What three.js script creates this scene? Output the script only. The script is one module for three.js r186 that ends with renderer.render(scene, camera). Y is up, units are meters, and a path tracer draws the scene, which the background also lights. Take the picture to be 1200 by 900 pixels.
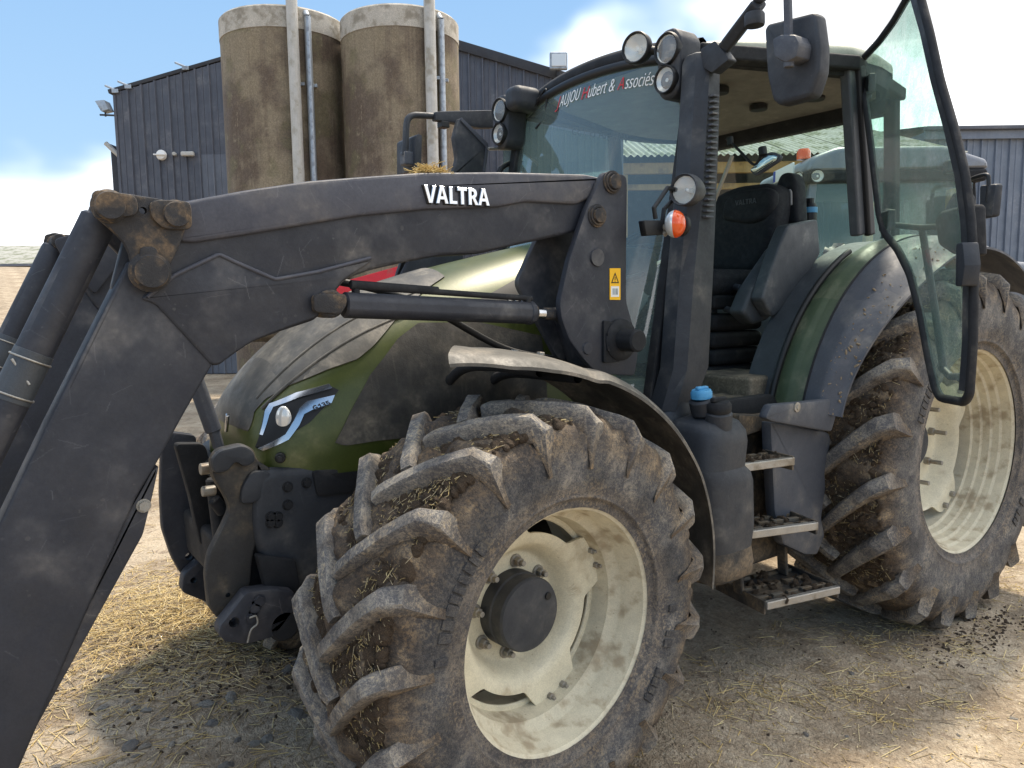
import * as THREE from 'three';
import { mergeGeometries, mergeVertices, toCreasedNormals } from 'three/addons/utils/BufferGeometryUtils.js';
import { RoundedBoxGeometry } from 'three/addons/geometries/RoundedBoxGeometry.js';
import { TextGeometry } from 'three/addons/geometries/TextGeometry.js';
import { FontLoader } from 'three/addons/loaders/FontLoader.js';

// ---------------------------------------------------------------- camera
const scene = new THREE.Scene();
const camera = new THREE.PerspectiveCamera(53.65, 1024 / 768, 0.05, 600);
camera.position.set(-1.349, 1.591, 2.661);
camera.up.set(0.075, 0.994, -0.082);
camera.lookAt(-1.349 + 0.578, 1.591 - 0.110, 2.661 - 0.809);
scene.add(camera);

// ---------------------------------------------------------------- noise helpers (seeded)
function rng(seed) { let s = seed >>> 0; return () => { s = (s + 0x6D2B79F5) >>> 0; let t = s; t = Math.imul(t ^ (t >>> 15), t | 1); t ^= t + Math.imul(t ^ (t >>> 7), t | 61); return ((t ^ (t >>> 14)) >>> 0) / 4294967296; }; }
const R0 = rng(11);
const clamp = (v, a = 0, b = 1) => Math.min(b, Math.max(a, v));
const smooth = (a, b, v) => { const t = clamp((v - a) / (b - a)); return t * t * (3 - 2 * t); };
const mix = (a, b, t) => a + (b - a) * t;
function hash3(x, y, z) { let h = Math.imul(x | 0, 374761393) ^ Math.imul(y | 0, 668265263) ^ Math.imul(z | 0, 1274126177); h = Math.imul(h ^ (h >>> 13), 1103515245); h ^= h >>> 16; return (h >>> 0) / 4294967296; }
function noise3(x, y, z) {
  const xi = Math.floor(x), yi = Math.floor(y), zi = Math.floor(z); let fx = x - xi, fy = y - yi, fz = z - zi;
  fx = fx * fx * (3 - 2 * fx); fy = fy * fy * (3 - 2 * fy); fz = fz * fz * (3 - 2 * fz);
  const l = (a, b, t) => a + (b - a) * t, h = hash3;
  return l(l(l(h(xi, yi, zi), h(xi + 1, yi, zi), fx), l(h(xi, yi + 1, zi), h(xi + 1, yi + 1, zi), fx), fy),
    l(l(h(xi, yi, zi + 1), h(xi + 1, yi, zi + 1), fx), l(h(xi, yi + 1, zi + 1), h(xi + 1, yi + 1, zi + 1), fx), fy), fz);
}
function fbm3(x, y, z, o = 5) { let s = 0, a = 0.5, t = 0; for (let i = 0; i < o; i++) { s += a * noise3(x, y, z); t += a; a *= 0.5; x = x * 2.03 + 7.1; y = y * 2.03 + 3.7; z = z * 2.03 + 1.3; } return s / t; }

// ---------------------------------------------------------------- sky: blue with broken white cloud, thicker towards the tractor's rear
const SUN = new THREE.Vector3(0.46, 0.85, -0.20).normalize();
function skyTexture() {
  const W = 1024, H = 512, d = new Float32Array(W * H * 4);
  for (let j = 0; j < H; j++) for (let i = 0; i < W; i++) {
    const el = ((j + 0.5) / H - 0.5) * Math.PI, az = ((i + 0.5) / W - 0.5) * 2 * Math.PI;
    const y = Math.sin(el), c = Math.cos(el), x = c * Math.cos(az), z = c * Math.sin(az);
    const h = Math.max(0, y), k = Math.pow(1 - h, 2.2);
    let r = mix(0.108, 0.31, k), g = mix(0.235, 0.445, k), b = mix(0.45, 0.57, k);
    const px = x / (h + 0.22), pz = z / (h + 0.22);
    let n = fbm3(px * 1.1 + 3.3, 4.2, pz * 1.1 + 9.1, 6);
    const fine = fbm3(x * 9 + 2, y * 9 + 5, z * 9, 5);
    n += (fine - 0.5) * 0.22;
    // cloud bank lying over the rear (+x) side, open blue towards the far left
    const a = Math.atan2(x, -z);                                   // 0 = -z, + = +x
    const bank = 0.30 * smooth(0.80, 1.15, a) * smooth(2.9, 2.2, a) - 0.10 * Math.exp(-Math.pow((a - 0.35) / 0.36, 2)) * smooth(0.05, 0.25, y);
    const low = 0.26 * Math.exp(-Math.pow((a + 0.12) / 0.26, 2)) * smooth(0.27, 0.10, y + (fine - 0.5) * 0.3) + 0.20 * Math.exp(-Math.pow((a - 0.70) / 0.13, 2)) * smooth(0.37, 0.29, y + (fine - 0.5) * 0.12);
    const cov = smooth(0.455, 0.64, n + bank + low);
    const body = fbm3(x * 5 + 11, y * 7 + 1, z * 5 + 4, 4);
    const lum = mix(0.46, 1.26, smooth(0.30, 0.60, body));
    r = mix(r, lum * 0.985, cov); g = mix(g, lum, cov); b = mix(b, lum * 1.03, cov);
    const s = Math.max(0, x * SUN.x + y * SUN.y + z * SUN.z);
    const gl = 0.35 * Math.pow(s, 24); r += gl; g += gl * 0.97; b += gl * 0.9;
    if (y < 0) { const t = smooth(0, -0.06, y); r = mix(r, 0.22, t); g = mix(g, 0.20, t); b = mix(b, 0.17, t); }
    const q = (j * W + i) * 4; d[q] = r; d[q + 1] = g; d[q + 2] = b; d[q + 3] = 1;
  }
  const t = new THREE.DataTexture(d, W, H, THREE.RGBAFormat, THREE.FloatType);
  t.mapping = THREE.EquirectangularReflectionMapping; t.magFilter = THREE.LinearFilter; t.minFilter = THREE.LinearFilter; t.wrapS = THREE.RepeatWrapping; t.needsUpdate = true;
  return t;
}
const skyTex = skyTexture();
scene.background = skyTex; scene.environment = skyTex;
scene.backgroundIntensity = 0.92; scene.environmentIntensity = 0.92;
const sun = new THREE.DirectionalLight(0xfff1dc, 2.7);
sun.position.copy(SUN).multiplyScalar(30); sun.target.position.set(0, 0, 0); sun.castShadow = true; sun.shadow.radius = 9;
sun.shadow.mapSize.set(4096, 4096); Object.assign(sun.shadow.camera, { left: -22, right: 22, top: 22, bottom: -22, near: 1, far: 80 });
scene.add(sun, sun.target);
const renderer = new THREE.WebGLRenderer({ antialias: true });
renderer.setSize(1024, 768); renderer.shadowMap.enabled = true; renderer.toneMapping = THREE.LinearToneMapping; renderer.toneMappingExposure = 2.1;

// ---------------------------------------------------------------- tileable noise fields for the textures
const TS = 512;
function field(px, py, oct, seed) {
  const f = new Float32Array(TS * TS); let amp = 1, tot = 0;
  for (let o = 0; o < oct; o++) {
    const r = rng(seed + o * 17), L = new Float32Array(px * py); for (let i = 0; i < L.length; i++) L[i] = r();
    const xs = new Int32Array(TS), xf = new Float32Array(TS);
    for (let x = 0; x < TS; x++) { const g = x * px / TS; xs[x] = Math.floor(g); const t = g - xs[x]; xf[x] = t * t * (3 - 2 * t); }
    for (let y = 0; y < TS; y++) {
      const g = y * py / TS, y0 = Math.floor(g); let ty = g - y0; ty = ty * ty * (3 - 2 * ty); const a = y0 % py * px, b = (y0 + 1) % py * px;
      for (let x = 0; x < TS; x++) { const i0 = xs[x], i1 = (i0 + 1) % px, t = xf[x]; const u = L[a + i0] + (L[a + i1] - L[a + i0]) * t, v = L[b + i0] + (L[b + i1] - L[b + i0]) * t; f[y * TS + x] += amp * (u + (v - u) * ty); }
    }
    tot += amp; amp *= 0.55; px = Math.min(512, px * 2); py = Math.min(512, py * 2);
  }
  let mn = 1e9, mx = -1e9; for (const v of f) { if (v < mn) mn = v; if (v > mx) mx = v; }
  for (let i = 0; i < f.length; i++) f[i] = (f[i] - mn) / (mx - mn);
  return f;
}
const NA = field(4, 4, 6, 101), NB = field(12, 12, 5, 202), NC = field(70, 70, 4, 303), NS = field(96, 3, 4, 404), NG = field(256, 256, 1, 505);
function marks(n, len, seed, wid = 1, dots = false) {              // fine scratches or spatter dots
  const f = new Float32Array(TS * TS), r = rng(seed);
  for (let k = 0; k < n; k++) {
    let x = r() * TS, y = r() * TS; const a = r() * 6.283, L = dots ? 1 : len * (0.2 + r()), s = 0.3 + 0.7 * r();
    if (dots) { const R = wid * (0.4 + 2.2 * r() * r() * r()), e = 0.6 + r(); for (let dy = -R * 2; dy <= R * 2; dy++) for (let dx = -R * 2; dx <= R * 2; dx++) if (dx * dx * e + dy * dy / e < R * R) f[(((y + dy) | 0) + TS) % TS * TS + (((x + dx) | 0) + TS) % TS] = s; continue; }
    let b = a; for (let q = 0; q < L; q++) { b += (r() - 0.5) * 0.06; x += Math.cos(b); y += Math.sin(b); for (let w = 0; w < wid; w++) f[(((y + w) | 0) % TS + TS) % TS * TS + ((x | 0) % TS + TS) % TS] = s; }
  }
  return f;
}
const SCR = marks(130, 24, 606), SPT = marks(420, 1, 707, 2.0, true);
function colorTex(fn) {
  const d = new Uint8Array(TS * TS * 4), o = [0, 0, 0];
  for (let i = 0; i < TS * TS; i++) { fn(i, o); d[i * 4] = clamp(o[0]) * 255; d[i * 4 + 1] = clamp(o[1]) * 255; d[i * 4 + 2] = clamp(o[2]) * 255; d[i * 4 + 3] = 255; }
  const t = new THREE.DataTexture(d, TS, TS, THREE.RGBAFormat); t.colorSpace = THREE.SRGBColorSpace; return finish(t);
}
function dataTex(fn) {
  const d = new Uint8Array(TS * TS * 4);
  for (let i = 0; i < TS * TS; i++) { const v = clamp(fn(i)) * 255; d[i * 4] = d[i * 4 + 1] = d[i * 4 + 2] = v; d[i * 4 + 3] = 255; }
  return finish(new THREE.DataTexture(d, TS, TS, THREE.RGBAFormat));
}
function finish(t) { t.wrapS = t.wrapT = THREE.RepeatWrapping; t.magFilter = THREE.LinearFilter; t.minFilter = THREE.LinearMipmapLinearFilter; t.generateMipmaps = true; t.needsUpdate = true; return t; }
const rgb = (h) => [(h >> 16 & 255) / 255, (h >> 8 & 255) / 255, (h & 255) / 255];
// worn(base, dirt, ...): paint of one colour with films and grains of dirt lying on it in patches, fine scratches and spatter
function worn(base, dirt, amount, { edge = 0.16, grain = 0.05, scr = 0.10, spot = 0.25, streak = 0, var2 = 0.06, scrCol = 0xb0aca6 } = {}) {
  const B = rgb(base), D = rgb(dirt), S = rgb(scrCol);
  return colorTex((i, o) => {
    const m = NA[i] * 0.55 + NB[i] * 0.45; let d = smooth(1 - amount - edge, 1 - amount + edge, m) * (0.55 + 0.45 * NC[i]);
    d = Math.max(d, streak * smooth(0.5, 0.85, NS[i]) * (0.4 + 0.6 * NB[i]));
    d = Math.max(d, spot * SPT[i] * smooth(0.3, 0.6, NA[i]));
    const v = 1 + (NB[i] - 0.5) * var2 * 2 + (NG[i] - 0.5) * grain * 2; const s = scr * SCR[i];
    for (let k = 0; k < 3; k++) o[k] = mix(mix(B[k] * v, D[k] * (0.85 + 0.3 * NC[i]), d), S[k], s);
  });
}
const ROUGH_A = dataTex((i) => 0.42 + 0.28 * NB[i] + 0.14 * NC[i]);
const ROUGH_B = dataTex((i) => 0.62 + 0.25 * NB[i] + 0.13 * NC[i]);
const BUMP_F = dataTex((i) => 0.6 * NC[i] + 0.4 * NG[i]);
const BUMP_C = dataTex((i) => 0.5 * NB[i] + 0.3 * NC[i] + 0.2 * NG[i]);
function scaled(t, s) { const c = t.clone(); c.repeat.set(1 / s, 1 / s); c.needsUpdate = true; return c; }
const cache = new Map();
function sc(t, s) { const k = t.uuid + s; if (!cache.has(k)) cache.set(k, scaled(t, s)); return cache.get(k); }
function std(map, size, { rough = ROUGH_A, bump = BUMP_F, bumpScale = 0.0006, metal = 0, roughness = 1, color = 0xffffff, ...rest } = {}) {
  return new THREE.MeshStandardMaterial({ color, map: map ? sc(map, size) : null, roughnessMap: rough ? sc(rough, size * 0.8) : null, roughness, metalness: metal, bumpMap: bump ? sc(bump, size * 0.5) : null, bumpScale, ...rest });
}
const M = {};
M.steel = std(worn(0x2a2c33, 0x605c58, 0.32, { edge: 0.22, scr: 0.22, spot: 0.5, var2: 0.10 }), 1.1, { bumpScale: 0.0004 });
M.steelRust = std(worn(0x302f30, 0x705c45, 0.42, { edge: 0.14, scr: 0.25, spot: 0.5 }), 0.35, { rough: ROUGH_B, bumpScale: 0.0012 });
M.cap = std(worn(0x44454d, 0x6b655f, 0.28, { edge: 0.25, scr: 0.28, spot: 0.3 }), 1.0, { bumpScale: 0.0003 });
M.plastic = std(worn(0x2c2f34, 0x6a655d, 0.30, { edge: 0.25, scr: 0.10, spot: 0.35 }), 0.9, { bumpScale: 0.0004 });
M.plasticGrey = std(worn(0x45484f, 0x7d766c, 0.26, { edge: 0.25, scr: 0.12, spot: 0.35 }), 0.8, { bumpScale: 0.0004 });
M.plasticDark = std(worn(0x17181b, 0x4b463f, 0.22, { edge: 0.2 }), 0.7, { rough: ROUGH_B });
M.dirty = std(worn(0x2e2d2c, 0x76654f, 0.50, { edge: 0.2, spot: 0.5 }), 0.6, { rough: ROUGH_B, bump: BUMP_C, bumpScale: 0.003 });
M.black = new THREE.MeshStandardMaterial({ color: 0x0d0e10, roughness: 0.55 });
M.blackMatte = new THREE.MeshStandardMaterial({ color: 0x101114, roughness: 0.85 });
M.green = std(worn(0x414a19, 0x6f694b, 0.25, { edge: 0.28, scr: 0.10, spot: 0.35 }), 0.8, { rough: null, roughness: 0.38, bump: BUMP_F, bumpScale: 0.0001, metal: 0.15 });
M.greenFender = std(worn(0x46533c, 0x857d68, 0.38, { edge: 0.25, scr: 0.16, spot: 0.35 }), 0.8, { roughness: 0.8, bumpScale: 0.0002 });
M.hoodDark = std(worn(0x46443f, 0x8a8273, 0.42, { edge: 0.3, scr: 0.14, spot: 0.5 }), 0.7, { roughness: 0.85, bumpScale: 0.0004 });
M.meshPanel = std(worn(0x35332f, 0x746b5c, 0.42, { edge: 0.3, scr: 0.08, spot: 0.5, streak: 0.35 }), 0.7, { rough: ROUGH_B });
M.cream = std(worn(0xcfc6ab, 0x8a7a60, 0.20, { edge: 0.22, scr: 0.06, spot: 0.35, scrCol: 0x6d6557 }), 0.6, { rough: ROUGH_A, bumpScale: 0.0003 });
M.creamDirt = std(worn(0xcac1a8, 0x8d7e66, 0.34, { edge: 0.16, scr: 0.10, spot: 0.55, scrCol: 0x6d6557 }), 0.5, { rough: ROUGH_B, bumpScale: 0.0006 });
const SCR2 = marks(700, 34, 909), SCR3 = marks(240, 22, 910, 2);
M.rubber = std(colorTex((i, o) => { const q = NB[i] * 0.3 + NC[i] * 0.4 + NG[i] * 0.3, s = smooth(0.30, 0.68, q), d = smooth(0.60, 0.74, NA[i] * 0.4 + NC[i] * 0.6); const A = [0.50, 0.50, 0.52], B = [0.82, 0.79, 0.74]; for (let k = 0; k < 3; k++) { let c = mix(A[k], B[k], s); c = mix(c, [0.98, 0.90, 0.76][k], d * 0.6); c = mix(c, [0.98, 0.95, 0.90][k], 0.55 * SCR2[i] * smooth(0.3, 0.6, NB[i]) + 0.35 * SCR3[i] * smooth(0.45, 0.7, NA[i])); o[k] = c; } }), 0.42, { rough: ROUGH_B, bump: BUMP_C, bumpScale: 0.005, vertexColors: true });
M.mud = std(worn(0x4a3a29, 0x7a6347, 0.45, { edge: 0.2, grain: 0.2, var2: 0.2 }), 0.3, { rough: ROUGH_B, bump: BUMP_C, bumpScale: 0.008 });
M.chrome = new THREE.MeshStandardMaterial({ color: 0xc9cbce, roughness: 0.22, metalness: 1 });
M.steelBright = std(worn(0xa8a49c, 0x6e6557, 0.35, { edge: 0.2 }), 0.4, { metal: 0.7, roughness: 0.8 });
M.bolt = std(worn(0x98948b, 0x77695a, 0.34, { edge: 0.2 }), 0.2, { metal: 0.5, roughness: 0.8 });
M.headliner = std(worn(0x7d7870, 0x8b857b, 0.3, { scr: 0 }), 0.6, { rough: ROUGH_B, bumpScale: 0.0006 });
M.fabric = std(worn(0x14181f, 0x2b2f36, 0.22, { scr: 0, grain: 0.25 }), 0.3, { rough: ROUGH_B, bumpScale: 0.0012 });
M.floorMat = std(worn(0x4a443b, 0x877a66, 0.55, { edge: 0.25, spot: 0.5 }), 0.5, { rough: ROUGH_B, bump: BUMP_C, bumpScale: 0.003 });
M.trim = std(worn(0x3d4145, 0x6c6a66, 0.24, { edge: 0.25, scr: 0.1 }), 0.6, { roughness: 0.9 });
M.yellow = new THREE.MeshStandardMaterial({ color: 0xf2b80c, roughness: 0.5 });
M.white = new THREE.MeshStandardMaterial({ color: 0xe6e4df, roughness: 0.5 });
M.red = std(worn(0xc5202a, 0x8b5a48, 0.2), 0.8, { roughness: 0.8 });
M.blueCap = std(worn(0x4a94c0, 0x7f8f96, 0.3), 0.2, { roughness: 0.8 });
M.amber = new THREE.MeshPhysicalMaterial({ color: 0xe8560f, roughness: 0.2, clearcoat: 0.6 });
M.lens = new THREE.MeshPhysicalMaterial({ color: 0xdcdcd8, roughness: 0.16, metalness: 0.25, clearcoat: 1, clearcoatRoughness: 0.05 });
M.reflector = new THREE.MeshStandardMaterial({ color: 0xe9e9e6, roughness: 0.32, metalness: 0.55 });
M.lensGlass = new THREE.MeshPhysicalMaterial({ color: 0xf4f4f0, roughness: 0.06, transmission: 0.82, thickness: 0, ior: 1.5 });
M.glass = new THREE.MeshPhysicalMaterial({ color: 0xd0e8e0, roughness: 0.03, transmission: 0.88, thickness: 0, ior: 1.75 });
M.clearGlass = new THREE.MeshPhysicalMaterial({ color: 0xd6ede4, roughness: 0.02, transmission: 0.98, thickness: 0, ior: 1.5 });
M.doorGlass = new THREE.MeshPhysicalMaterial({ map: sc(worn(0xbfe0d2, 0xe2ece4, 0.45, { edge: 0.3, scr: 0.3, spot: 0.2, streak: 0.7, grain: 0.08 }), 0.8), roughness: 0.10, transmission: 0.80, thickness: 0, ior: 1.6 });
M.mirror = new THREE.MeshStandardMaterial({ color: 0xc9cdd0, roughness: 0.06, metalness: 1 });

// ---------------------------------------------------------------- geometry helpers
let uvSeed = 1;
function boxUV(g) {                                                 // uv in metres by the dominant direction of each face
  const q = g.index ? g.toNonIndexed() : g; const p = q.attributes.position, n = p.count, uv = new Float32Array(n * 2);
  const r = rng(uvSeed++), ou = r() * 5, ov = r() * 5; if (!q.attributes.normal) q.computeVertexNormals();
  const a = new THREE.Vector3(), b = new THREE.Vector3(), c = new THREE.Vector3();
  for (let i = 0; i < n; i += 3) {
    a.fromBufferAttribute(p, i); b.fromBufferAttribute(p, i + 1).sub(a); c.fromBufferAttribute(p, i + 2).sub(a); b.cross(c);
    const X = Math.abs(b.x), Y = Math.abs(b.y), Z = Math.abs(b.z);
    for (let k = i; k < i + 3; k++) { const x = p.getX(k), y = p.getY(k), z = p.getZ(k); let u, v; if (Z >= X && Z >= Y) { u = x; v = y; } else if (X >= Y) { u = z; v = y; } else { u = x; v = z; } uv[k * 2] = u + ou; uv[k * 2 + 1] = v + ov; }
  }
  q.setAttribute('uv', new THREE.BufferAttribute(uv, 2)); return q;
}
function clean(g) { for (const k of Object.keys(g.attributes)) if (!['position', 'normal', 'color'].includes(k)) g.deleteAttribute(k); return g; }
const taken = new Map();
function numbered(n) { const k = taken.get(n) || 0; taken.set(n, k + 1); return k ? n + '_' + String(k).padStart(3, '0') : n; }
function obj(name, geos, mat, parent, keepUV) {
  let list = (Array.isArray(geos) ? geos : [geos]);
  if (!keepUV) list = list.map((g) => { const q = clean(g.index ? g.toNonIndexed() : g.clone()); if (!q.attributes.normal) q.computeVertexNormals(); return q; });
  let g = list.length > 1 ? mergeGeometries(list) : list[0];
  if (!keepUV) g = boxUV(g);
  const m = new THREE.Mesh(g, mat); m.castShadow = m.receiveShadow = true; m.name = parent === scene ? numbered(name) : name; parent.add(m); return m;
}
function tag(o, label, category, group, kind) { if (label) o.userData.label = label; if (category) o.userData.category = category; if (group) o.userData.group = group; if (kind) o.userData.kind = kind; return o; }
function grp(name, parent, pos) { const g = new THREE.Group(); g.name = parent === scene ? numbered(name) : name; if (pos) g.position.set(...pos); parent.add(g); return g; }
const V = (x, y, z) => new THREE.Vector3(x, y, z);
function roundPoly(pts, r) {
  const s = new THREE.Shape(), n = pts.length, P = pts.map((q) => new THREE.Vector2(...q));
  for (let i = 0; i < n; i++) {
    const p0 = P[(i + n - 1) % n], p = P[i], p1 = P[(i + 1) % n]; const a = p0.clone().sub(p), b = p1.clone().sub(p); const la = a.length(), lb = b.length();
    const k = Math.min(r, la * 0.45, lb * 0.45); a.multiplyScalar(k / la).add(p); b.multiplyScalar(k / lb).add(p);
    if (i === 0) s.moveTo(a.x, a.y); else s.lineTo(a.x, a.y); s.quadraticCurveTo(p.x, p.y, b.x, b.y);
  }
  s.closePath(); return s;
}
function plate(pts, z0, z1, { r = 0.012, bevel = 0.004, holes = [], seg = 2 } = {}) {
  const s = roundPoly(pts, r); for (const [x, y, q] of holes) { const h = new THREE.Path(); h.absarc(x, y, q, 0, Math.PI * 2, true); s.holes.push(h); }
  if (z1 < z0) [z0, z1] = [z1, z0];
  const b = Math.min(bevel, (z1 - z0) * 0.45);
  const g = new THREE.ExtrudeGeometry(s, { depth: z1 - z0 - 2 * b, bevelEnabled: b > 0, bevelSize: b, bevelThickness: b, bevelOffset: -b, bevelSegments: seg, curveSegments: 5 });
  g.translate(0, 0, z0 + b); return toCreasedNormals(g, 0.6);
}
// a plate whose outline lies in the z-y plane ([z, y] points) and that runs from x0 to x1
function plateX(pts, x0, x1, o) { const g = plate(pts.map(([z, y]) => [-z, y]), x0, x1, o); g.rotateY(Math.PI / 2); return g; }
// a plate lying flat: [x, z] points, from y0 to y1
function plateY(pts, y0, y1, o) { const g = plate(pts.map(([x, z]) => [x, -z]), y0, y1, o); g.rotateX(-Math.PI / 2); return g; }
function box(x0, x1, y0, y1, z0, z1, r = 0.006, seg = 2) { const w = x1 - x0, h = y1 - y0, d = z1 - z0; const g = new RoundedBoxGeometry(w, h, d, seg, Math.min(r, w * 0.45, h * 0.45, d * 0.45)); g.translate((x0 + x1) / 2, (y0 + y1) / 2, (z0 + z1) / 2); return g; }
function orient(g, a, b) { const d = b.clone().sub(a); g.applyQuaternion(new THREE.Quaternion().setFromUnitVectors(V(0, 1, 0), d.clone().normalize())); g.translate(a.x, a.y, a.z); return g; }
function rod(a, b, r, { r2 = r, seg = 24, ch = 0.15 } = {}) {         // solid bar with chamfered ends
  a = V(...a); b = V(...b); const L = a.distanceTo(b), c = Math.min(r, L) * ch;
  const g = new THREE.LatheGeometry([[0, 0], [r - c, 0], [r, c], [r2, L - c], [r2 - c, L], [0, L]].map((q) => new THREE.Vector2(...q)), seg);
  return orient(toCreasedNormals(g, 0.6), a, b);
}
function lathe(prof, seg = 48, crease = 0.7) { return toCreasedNormals(new THREE.LatheGeometry(prof.map((q) => new THREE.Vector2(...q)), seg), crease); }
function shell(prof, seg, tile) {                                      // turned shell whose uv runs round and along it in metres
  let L = 0, R = 0; prof.forEach(([r, z], i) => { R = Math.max(R, r); if (i) L += Math.hypot(r - prof[i - 1][0], z - prof[i - 1][1]); }); const g = new THREE.LatheGeometry(prof.map((q) => new THREE.Vector2(...q)), seg); const n = Math.max(1, Math.round(2 * Math.PI * R / tile)) * tile;
  const acc = [0]; for (let i = 1; i < prof.length; i++) acc.push(acc[i - 1] + Math.hypot(prof[i][0] - prof[i - 1][0], prof[i][1] - prof[i - 1][1])); const uv = g.attributes.uv, np = prof.length; for (let i = 0; i < uv.count; i++) uv.setXY(i, uv.getX(i) * n, acc[i % np]); return toCreasedNormals(g, 0.5);
}
function latheTo(prof, a, b, seg = 32) { return orient(lathe(prof, seg), V(...a), V(...b)); }
function pipe(pts, r, seg = 40, rad = 10, tension = 0.5) { return new THREE.TubeGeometry(new THREE.CatmullRomCurve3(pts.map((q) => V(...q)), false, 'catmullrom', tension), seg, r, rad, false); }
function bent(pts, r, rad = 10) { const c = new THREE.CurvePath(); for (let i = 0; i < pts.length - 1; i++) c.add(new THREE.LineCurve3(V(...pts[i]), V(...pts[i + 1]))); return pts.slice(0, -1).map((q, i) => new THREE.TubeGeometry(new THREE.LineCurve3(V(...q), V(...pts[i + 1])), 1, r, rad, false)).concat(pts.slice(1, -1).map((q) => { const s = new THREE.SphereGeometry(r, 10, 8); s.translate(...q); return s; })); }
function mirrorZ(g) { const q = g.index ? g.toNonIndexed() : g.clone(); q.scale(1, 1, -1); for (const k of Object.keys(q.attributes)) { const a = q.attributes[k], n = a.itemSize; for (let i = 0; i < a.count; i += 3) for (let c = 0; c < n; c++) { const t = a.array[(i + 1) * n + c]; a.array[(i + 1) * n + c] = a.array[(i + 2) * n + c]; a.array[(i + 2) * n + c] = t; } } return q; }
function bolt(x, y, z, r = 0.012, h = 0.012, dir = 1) { const g = new THREE.CylinderGeometry(r, r, h, 6); g.rotateX(Math.PI / 2); g.translate(x, y, z + dir * h / 2); const w = new THREE.CylinderGeometry(r * 1.35, r * 1.35, h * 0.25, 16); w.rotateX(Math.PI / 2); w.translate(x, y, z + dir * h * 0.12); return [g, w]; }
const lerpTab = (tab, x) => { if (x <= tab[0][0]) return tab[0][1]; for (let i = 1; i < tab.length; i++) if (x <= tab[i][0]) { const t = (x - tab[i - 1][0]) / (tab[i][0] - tab[i - 1][0]); return mix(tab[i - 1][1], tab[i][1], t); } return tab[tab.length - 1][1]; };
function gridGeo(nu, nv, fn) {                                        // surface from fn(u, v) -> [x, y, z], u, v in 0..1
  const p = [], idx = []; for (let j = 0; j <= nv; j++) for (let i = 0; i <= nu; i++) p.push(...fn(i / nu, j / nv));
  for (let j = 0; j < nv; j++) for (let i = 0; i < nu; i++) { const a = j * (nu + 1) + i, b = a + 1, c = a + nu + 1, d = c + 1; idx.push(a, b, d, a, d, c); }
  const g = new THREE.BufferGeometry(); g.setAttribute('position', new THREE.Float32BufferAttribute(p, 3)); g.setIndex(idx); g.computeVertexNormals(); return g;
}
// the same surface with thickness: fn gives the outer face, off(u, v) the inner one
function slabGeo(nu, nv, fn, off) {
  const a = gridGeo(nu, nv, fn), b = gridGeo(nu, nv, (u, v) => off(1 - u, v)); const e = [];
  const edge = (f) => gridGeo(Math.max(nu, nv), 1, f);
  e.push(edge((t, s) => s ? off(t, 0) : fn(t, 0)), edge((t, s) => s ? fn(t, 1) : off(t, 1)), edge((t, s) => s ? fn(0, t) : off(0, t)), edge((t, s) => s ? off(1, t) : fn(1, t)));
  return [a, b, ...e];
}
const font = await new FontLoader().loadAsync('fonts/droid/droid_sans_bold.typeface.json');
const fontR = await new FontLoader().loadAsync('fonts/droid/droid_sans_regular.typeface.json');
function letters(txt, size, depth, f = font, bevel = 0) { const g = new TextGeometry(txt, { font: f, size, depth, curveSegments: 3, bevelEnabled: bevel > 0, bevelSize: bevel, bevelThickness: bevel, bevelSegments: 1 }); g.computeBoundingBox(); const b = g.boundingBox; g.translate(-(b.min.x + b.max.x) / 2, -(b.min.y + b.max.y) / 2, 0); return g; }

// ================================================================ THE SETTING
// ground: one sheet, fine under the tractor, coarse far away, rising gently far behind
function groundH(x, z) {
  const far = smooth(14, 60, Math.hypot(x * 0.6, z)) * smooth(6, -4, x * 0.5 + z * 0.35);
  let h = 4.6 * far * smooth(-10, -70, z);
  const near = 1 - smooth(6, 14, Math.hypot(x, z));
  h += near * ((fbm3(x * 1.3, 0.3, z * 1.3, 4) - 0.5) * 0.05 + (fbm3(x * 9, 2.3, z * 9, 4) - 0.5) * 0.022);
  const d0 = Math.hypot((x - 0.0) / 0.5, (z - 0.8) / 0.34), d1 = Math.hypot((x - 2.55) / 0.6, (z - 0.78) / 0.42);   // the tyres have pressed the soil down
  h -= 0.012 * Math.exp(-d0 * d0) + 0.012 * Math.exp(-d1 * d1);
  const m0 = Math.exp(-Math.pow((x + 0.45) / 0.55, 2) - Math.pow((z + 1.15) / 0.6, 2)); h += 0.07 * m0;               // heaped straw
  return h;
}
const soilTex = colorTex((i, o) => {
  const g = NA[i] * 0.35 + NB[i] * 0.35 + NC[i] * 0.3; const A = rgb(0x83735f), B = rgb(0xb0a28d), C = rgb(0x625243);
  const d = smooth(0.62, 0.8, NB[i] * 0.6 + NC[i] * 0.4), pale = smooth(0.25, 0.7, g), peb = smooth(0.72, 0.82, NC[i] * 0.5 + NG[i] * 0.5);
  for (let k = 0; k < 3; k++) { let c = mix(A[k], B[k], pale); c = mix(c, C[k], d * 0.6); c = mix(c, [0.66, 0.64, 0.60][k], peb * 0.5); o[k] = c * (0.9 + 0.2 * NG[i]); }
});
M.soil = std(soilTex, 1.7, { rough: null, roughness: 0.95, bump: BUMP_C, bumpScale: 0.02, vertexColors: true });
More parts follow.
